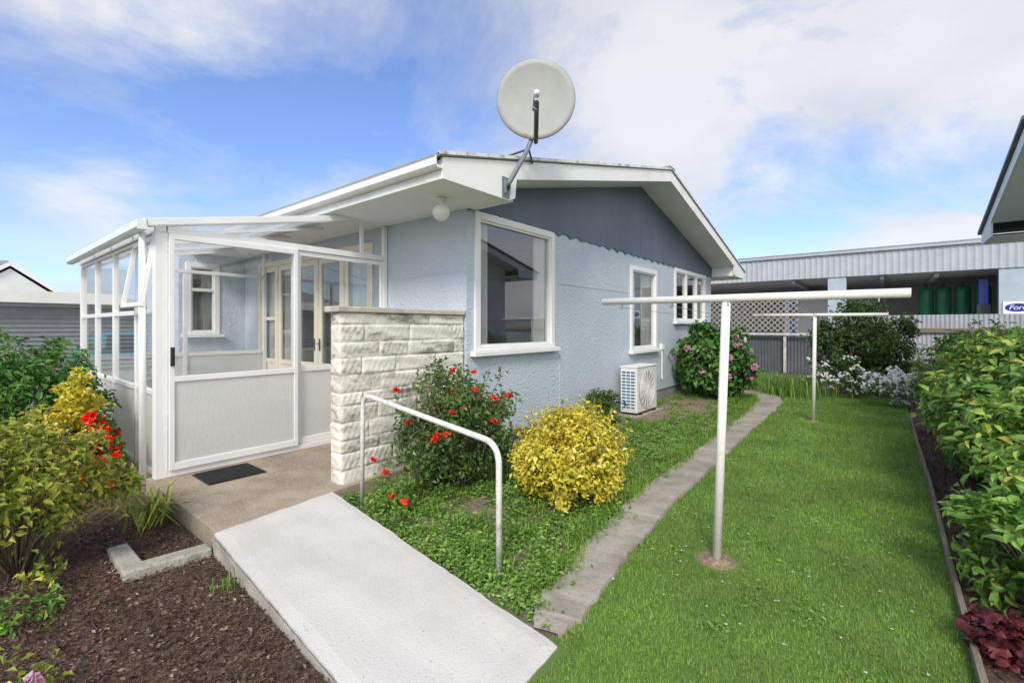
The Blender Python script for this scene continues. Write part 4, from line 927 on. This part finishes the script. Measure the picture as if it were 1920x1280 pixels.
MB().box(xa,xb,18.2,18.246,zb_,zb_+.06).build('lattice_cap',LATT,wf)

# ------------------------------------------------------------------ workshop
ws=thing('workshop','long open fronted grey workshop with ribbed fascia behind the fence','workshop',(-2,30,0))
WSB=M('workshop_fascia',[(.35,.375,.4),(.43,.455,.48)],1.5,.5)
vv=[];ff=[]; n=300
for i in range(n+1):
    x=-14+23*i/n; yy=26-(.025 if (i%3)==0 else 0)
    vv+=[(x,yy,3.88),(x,yy,4.92)]
for i in range(n): ff.append((2*i,2*i+2,2*i+3,2*i+1))
np_mesh('ribbed_fascia',vv,ff,WSB,ws)
MB().box(-14.1,9.1,25.88,26.2,4.93,5.04).build('gutter',WSB,ws)
MB().prism([(25.9,5.05),(35,5.6),(35,5.65),(25.9,5.1)],'x',-14.1,9.1).build('roof',ROOF,ws)
WCOL=M('workshop_column_paint',[(.34,.4,.46),(.42,.48,.54)],2,.6)
for (a,c_) in ((-9.6,-9.0),(-2.1,-1.4),(3.45,9)): MB().box(a,c_,26.05,26.3,-.01,3.9).build('column',WCOL,ws)
WIN=M('workshop_inner_wall',[(.4,.4,.38),(.5,.5,.48)],1,.8)
MB().box(-14,9,34.5,34.7,-.01,5.2).build('rear_wall',WIN,ws); MB().box(8.8,9,26.4,34.49,-.01,5.2).build('side_wall',WIN,ws); MB().box(-14,-13.8,26.4,34.49,-.01,5.2).build('side_wall',WIN,ws)
MB().box(-13.7,8.7,26.1,34.4,3.9,3.95).build('ceiling',WIN,ws)
MB().box(-4.6,-2.3,31.0,31.2,-.01,3.4).build('white_partition',NW,ws)
for x in (-3.6,-.2,1.6): MB().box(x,x+.15,26.4,34.4,3.7,3.88).build('roof_beam',WSB,ws)
BLUE=M('lift_blue',[(.02,.06,.3),(.03,.09,.38)],2,.4)
for i,(x,y,lb) in enumerate(((-.75,29,'blue vehicle lift column standing left in the right workshop bay'),(3.15,27.2,'blue vehicle lift column beside the green tanks'),(-3.9,29,'blue vehicle lift column in the left workshop bay'))):
    t=thing('vehicle_lift',lb,'vehicle lift',(x,y,0)); MB().box(x-.15,x+.15,y-.12,y+.12,-.01,3.55).build('column',BLUE,t,bevel=.02); MB().box(x-.3,x+.3,y-.3,y+.3,-.01,.03).build('base_plate',DKMET,t); MB().box(x-.2,x+.2,y-.16,y-.125,1.9,2.5).build('carriage',DKMET,t)
tr=thing('tank_rack','grey steel rack carrying the green tanks in the workshop','rack',(2.3,29.5,0))
b=MB(); b.box(1.1,3.7,29.2,29.9,2.05,2.13); b.build('shelf',DKMET,tr)
for x in (1.15,2.4,3.65): MB().box(x-.04,x+.04,29.5,29.58,-.01,2.05).build('leg',DKMET,tr)
GT=M('tank_green',[(.02,.16,.08),(.035,.22,.11)],2,.35)
src=None
for i,(x,lb) in enumerate(((1.5,'leftmost dark green tank on the workshop rack'),(2.1,'second dark green tank from the left on the rack'),(2.75,'third dark green tank from the left on the rack'),(3.4,'rightmost dark green tank on the workshop rack'))):
    if src is None:
        src=thing('green_tank',lb,'tank',(x,29.5,2.131),'green tanks on the workshop rack')
        MB().lathe([(0,0),(.25,0),(.28,.03),(.28,1.2),(.24,1.3),(.1,1.36),(0,1.37)],(x,29.5,2.131),seg=20).build('drum',GT,src,True)
        for z in (.4,.8): MB().tube([(x+.285*math.cos(a),29.5+.285*math.sin(a),2.131+z) for a in [2*math.pi*q/24 for q in range(25)]],.012,6).build('hoop',GT,src)
        MB().lathe([(0,1.5),(.05,1.5),(.05,1.36)],(x,29.5,2.131)).build('cap',DKMET,src)
    else:
        c=copy_tree(src); c.location.x=x; c['label']=lb
# sign
sg=thing('workshop_sign','white workshop sign with a blue oval badge at the right edge','sign',(4.4,26.0,2.3))
MB().box(3.55,5.6,26.0,26.04,2.08,2.56).build('sign_board',W,sg)
OV=M('badge_blue',[(.01,.03,.2),(.012,.04,.25)],2,.3)
b=MB(); b.v=[(3.94+.34*math.cos(a),25.995,2.33+.16*math.sin(a)) for a in [2*math.pi*q/40 for q in range(40)]]; b.f=[tuple(range(40))]; ov=b.build('badge',OV,sg,recalc=False)
def text(s,size,loc,rot,mat,parent,name):
    cu=bpy.data.curves.new('t','FONT'); cu.body=s; cu.size=size; cu.align_x='CENTER'; cu.align_y='CENTER'; cu.shear=.3; cu.extrude=.001
    o=bpy.data.objects.new('t',cu); COL.objects.link(o); dg=bpy.context.evaluated_depsgraph_get(); me=bpy.data.meshes.new_from_object(o.evaluated_get(dg)); bpy.data.objects.remove(o)
    me.transform(Matrix.Translation(Vector(loc)-origin(parent))@rot); return link_mesh(name,me,mat,parent)
text('Ford',.25,(3.94,25.99,2.33),Matrix.Rotation(R(90),4,'X'),W,ov,'lettering')

# ------------------------------------------------------------------ left background
ga=thing('garage_block','low garage block with grey roller doors and cream fascia far left','garage',(-25,3,0))
GW=M('garage_wall',[(.5,.48,.43),(.58,.56,.5)],2,.7); GD=M('roller_door_grey',[(.17,.175,.185),(.22,.225,.235)],2,.5)
MB().box(-28,-22.06,-9,13,-.02,2.55).build('wall',GW,ga); MB().box(-28.3,-21.7,-9.3,13.3,2.551,2.63).build('roof',ROOF,ga); MB().box(-21.698,-21.66,-9.3,13.3,2.38,2.76).build('fascia',M('fascia_cream',[(.7,.68,.62),(.78,.76,.7)],2,.6),ga)
for i in range(7):
    y=-8.5+i*3.0
    vv=[];ff=[]
    for j in range(61):
        z=.0+2.25*j/60; xx=-22.04-(.02 if (j%4)<2 else 0)+.02
        vv+=[(xx,y,z),(xx,y+2.7,z)]
    for j in range(60): ff.append((2*j,2*j+1,2*j+3,2*j+2))
    np_mesh('roller_door',vv,ff,GD,ga)
fh=thing('distant_house','house with grey roof and small white gable rising behind the far garages','house',(-32,-2,0))
MB().box(-36,-29.5,-9,2.6,-.02,3.2).build('wall',NW,fh)
b=MB(); b.v=[(-36.6,-9.6,3.1),(-28.9,-9.6,3.1),(-28.9,3.2,3.1),(-36.6,3.2,3.1),(-32.7,-6,4.75),(-32.7,2.0,4.75)]; b.f=[(0,1,4),(1,2,5,4),(2,3,5),(3,0,4,5),(0,3,2,1)]; b.build('roof',M('grey_tile_roof',[(.2,.21,.22),(.28,.29,.3)],8,.8,.3,30),fh)
MB().box(-28.9,-28.84,-9.6,3.2,2.98,3.14).build('fascia',W,fh)
# little gable facing the street
MB().prism([(.5,3.0),(3.1,3.0),(1.8,4.05)],'x',-31,-28.7).build('gable_wall',NW,fh)
MB().prism([(.25,2.98),(1.8,4.2),(3.35,2.98),(3.35,3.1),(1.8,4.32),(.25,3.1)],'x',-31.5,-28.62).build('gable_roof',ROOF,fh)
MB().prism([(.25,2.94),(1.8,4.16),(3.35,2.94),(3.35,3.12),(1.8,4.34),(.25,3.12)],'x',-28.615,-28.58).build('barge_board',W,fh)

# ------------------------------------------------------------------ car (seen through the porch glass)
CY=3.2; XRr=-15.4
car=thing('parked_car','turquoise hatchback parked near the garages, seen through the porch glass','car',(XRr-2,CY,0))
TURQ=M('turquoise_paint',[(.01,.3,.36),(.012,.33,.4)],1,.2)
def loft(secs,name,mat,smooth=True):
    b=MB(); k=len(secs[0])
    for s in secs: b.v+=s
    for i in range(len(secs)-1):
        for j in range(k): b.f.append((i*k+j,i*k+(j+1)%k,(i+1)*k+(j+1)%k,(i+1)*k+j))
    b.f.append(tuple(range(k))[::-1]); b.f.append(tuple((len(secs)-1)*k+j for j in range(k)))
    o=b.build(name,mat,car,smooth); m=o.modifiers.new('bevel','BEVEL'); m.width=.03; m.segments=2; m.limit_method='ANGLE'; m.angle_limit=R(35); return o
def sec(x,w,z0,z1,wt): return [(x,CY-w,z0+.08),(x,CY-w*.94,z0),(x,CY+w*.94,z0),(x,CY+w,z0+.08),(x,CY+w,z0+(z1-z0)*.6),(x,CY+wt,z1),(x,CY-wt,z1),(x,CY-w,z0+(z1-z0)*.6)]
loft([sec(XRr,.74,.35,.82,.66),sec(XRr-.12,.82,.22,.95,.74),sec(XRr-1.2,.84,.2,.98,.78),sec(XRr-2.6,.84,.2,.96,.76),sec(XRr-3.5,.8,.22,.84,.7),sec(XRr-3.85,.68,.32,.66,.58)],'body',TURQ)
loft([sec(XRr-.08,.7,.93,1.0,.68),sec(XRr-.55,.74,.94,1.44,.56),sec(XRr-1.7,.75,.95,1.48,.56),sec(XRr-2.75,.74,.92,1.0,.7)],'cabin',TURQ)
DG=M('car_glass',[(.01,.012,.015),(.02,.022,.025)],1,.05)
b=MB(); b.poly([(XRr-.13,CY-.58,1.05),(XRr-.13,CY+.58,1.05),(XRr-.48,CY+.48,1.37),(XRr-.48,CY-.48,1.37)]); o=b.build('rear_window',DG,car,recalc=False)
for v in o.data.vertices: v.co.x+=.05
for s in (-1,1):
    MB().box(XRr-.04,XRr+.012,CY+s*.68-.08,CY+s*.68+.08,.62,.86).build('tail_light',M('tail_lens',[(.3,.01,.01),(.4,.02,.02)],2,.2),car,bevel=.02)
    b=MB(); b.poly([(XRr-.5,CY+s*.775,1.0),(XRr-2.5,CY+s*.775,1.0),(XRr-1.75,CY+s*.64,1.4),(XRr-.7,CY+s*.64,1.38)]); b.build('side_window',DG,car,recalc=False)
    for xx in (XRr-.75,XRr-3.15):
        w_=MB().lathe([(.0,-.1),(.2,-.1),(.3,-.08),(.31,0),(.3,.08),(.2,.1),(0,.1)],(xx,CY+s*.76,.31),(0,1,0),24).build('wheel',RUBB,car,True)
        MB().lathe([(0,.012),(.17,.012),(.19,0)],(xx,CY+s*.86,.31),(0,s,0),20).build('rim',GALV,w_)
MB().box(XRr-.05,XRr+.06,CY-.76,CY+.76,.32,.5).build('bumper',TURQ,car,bevel=.03)
MB().box(XRr+.001,XRr+.012,CY-.2,CY+.2,.66,.78).build('number_plate',W,car)
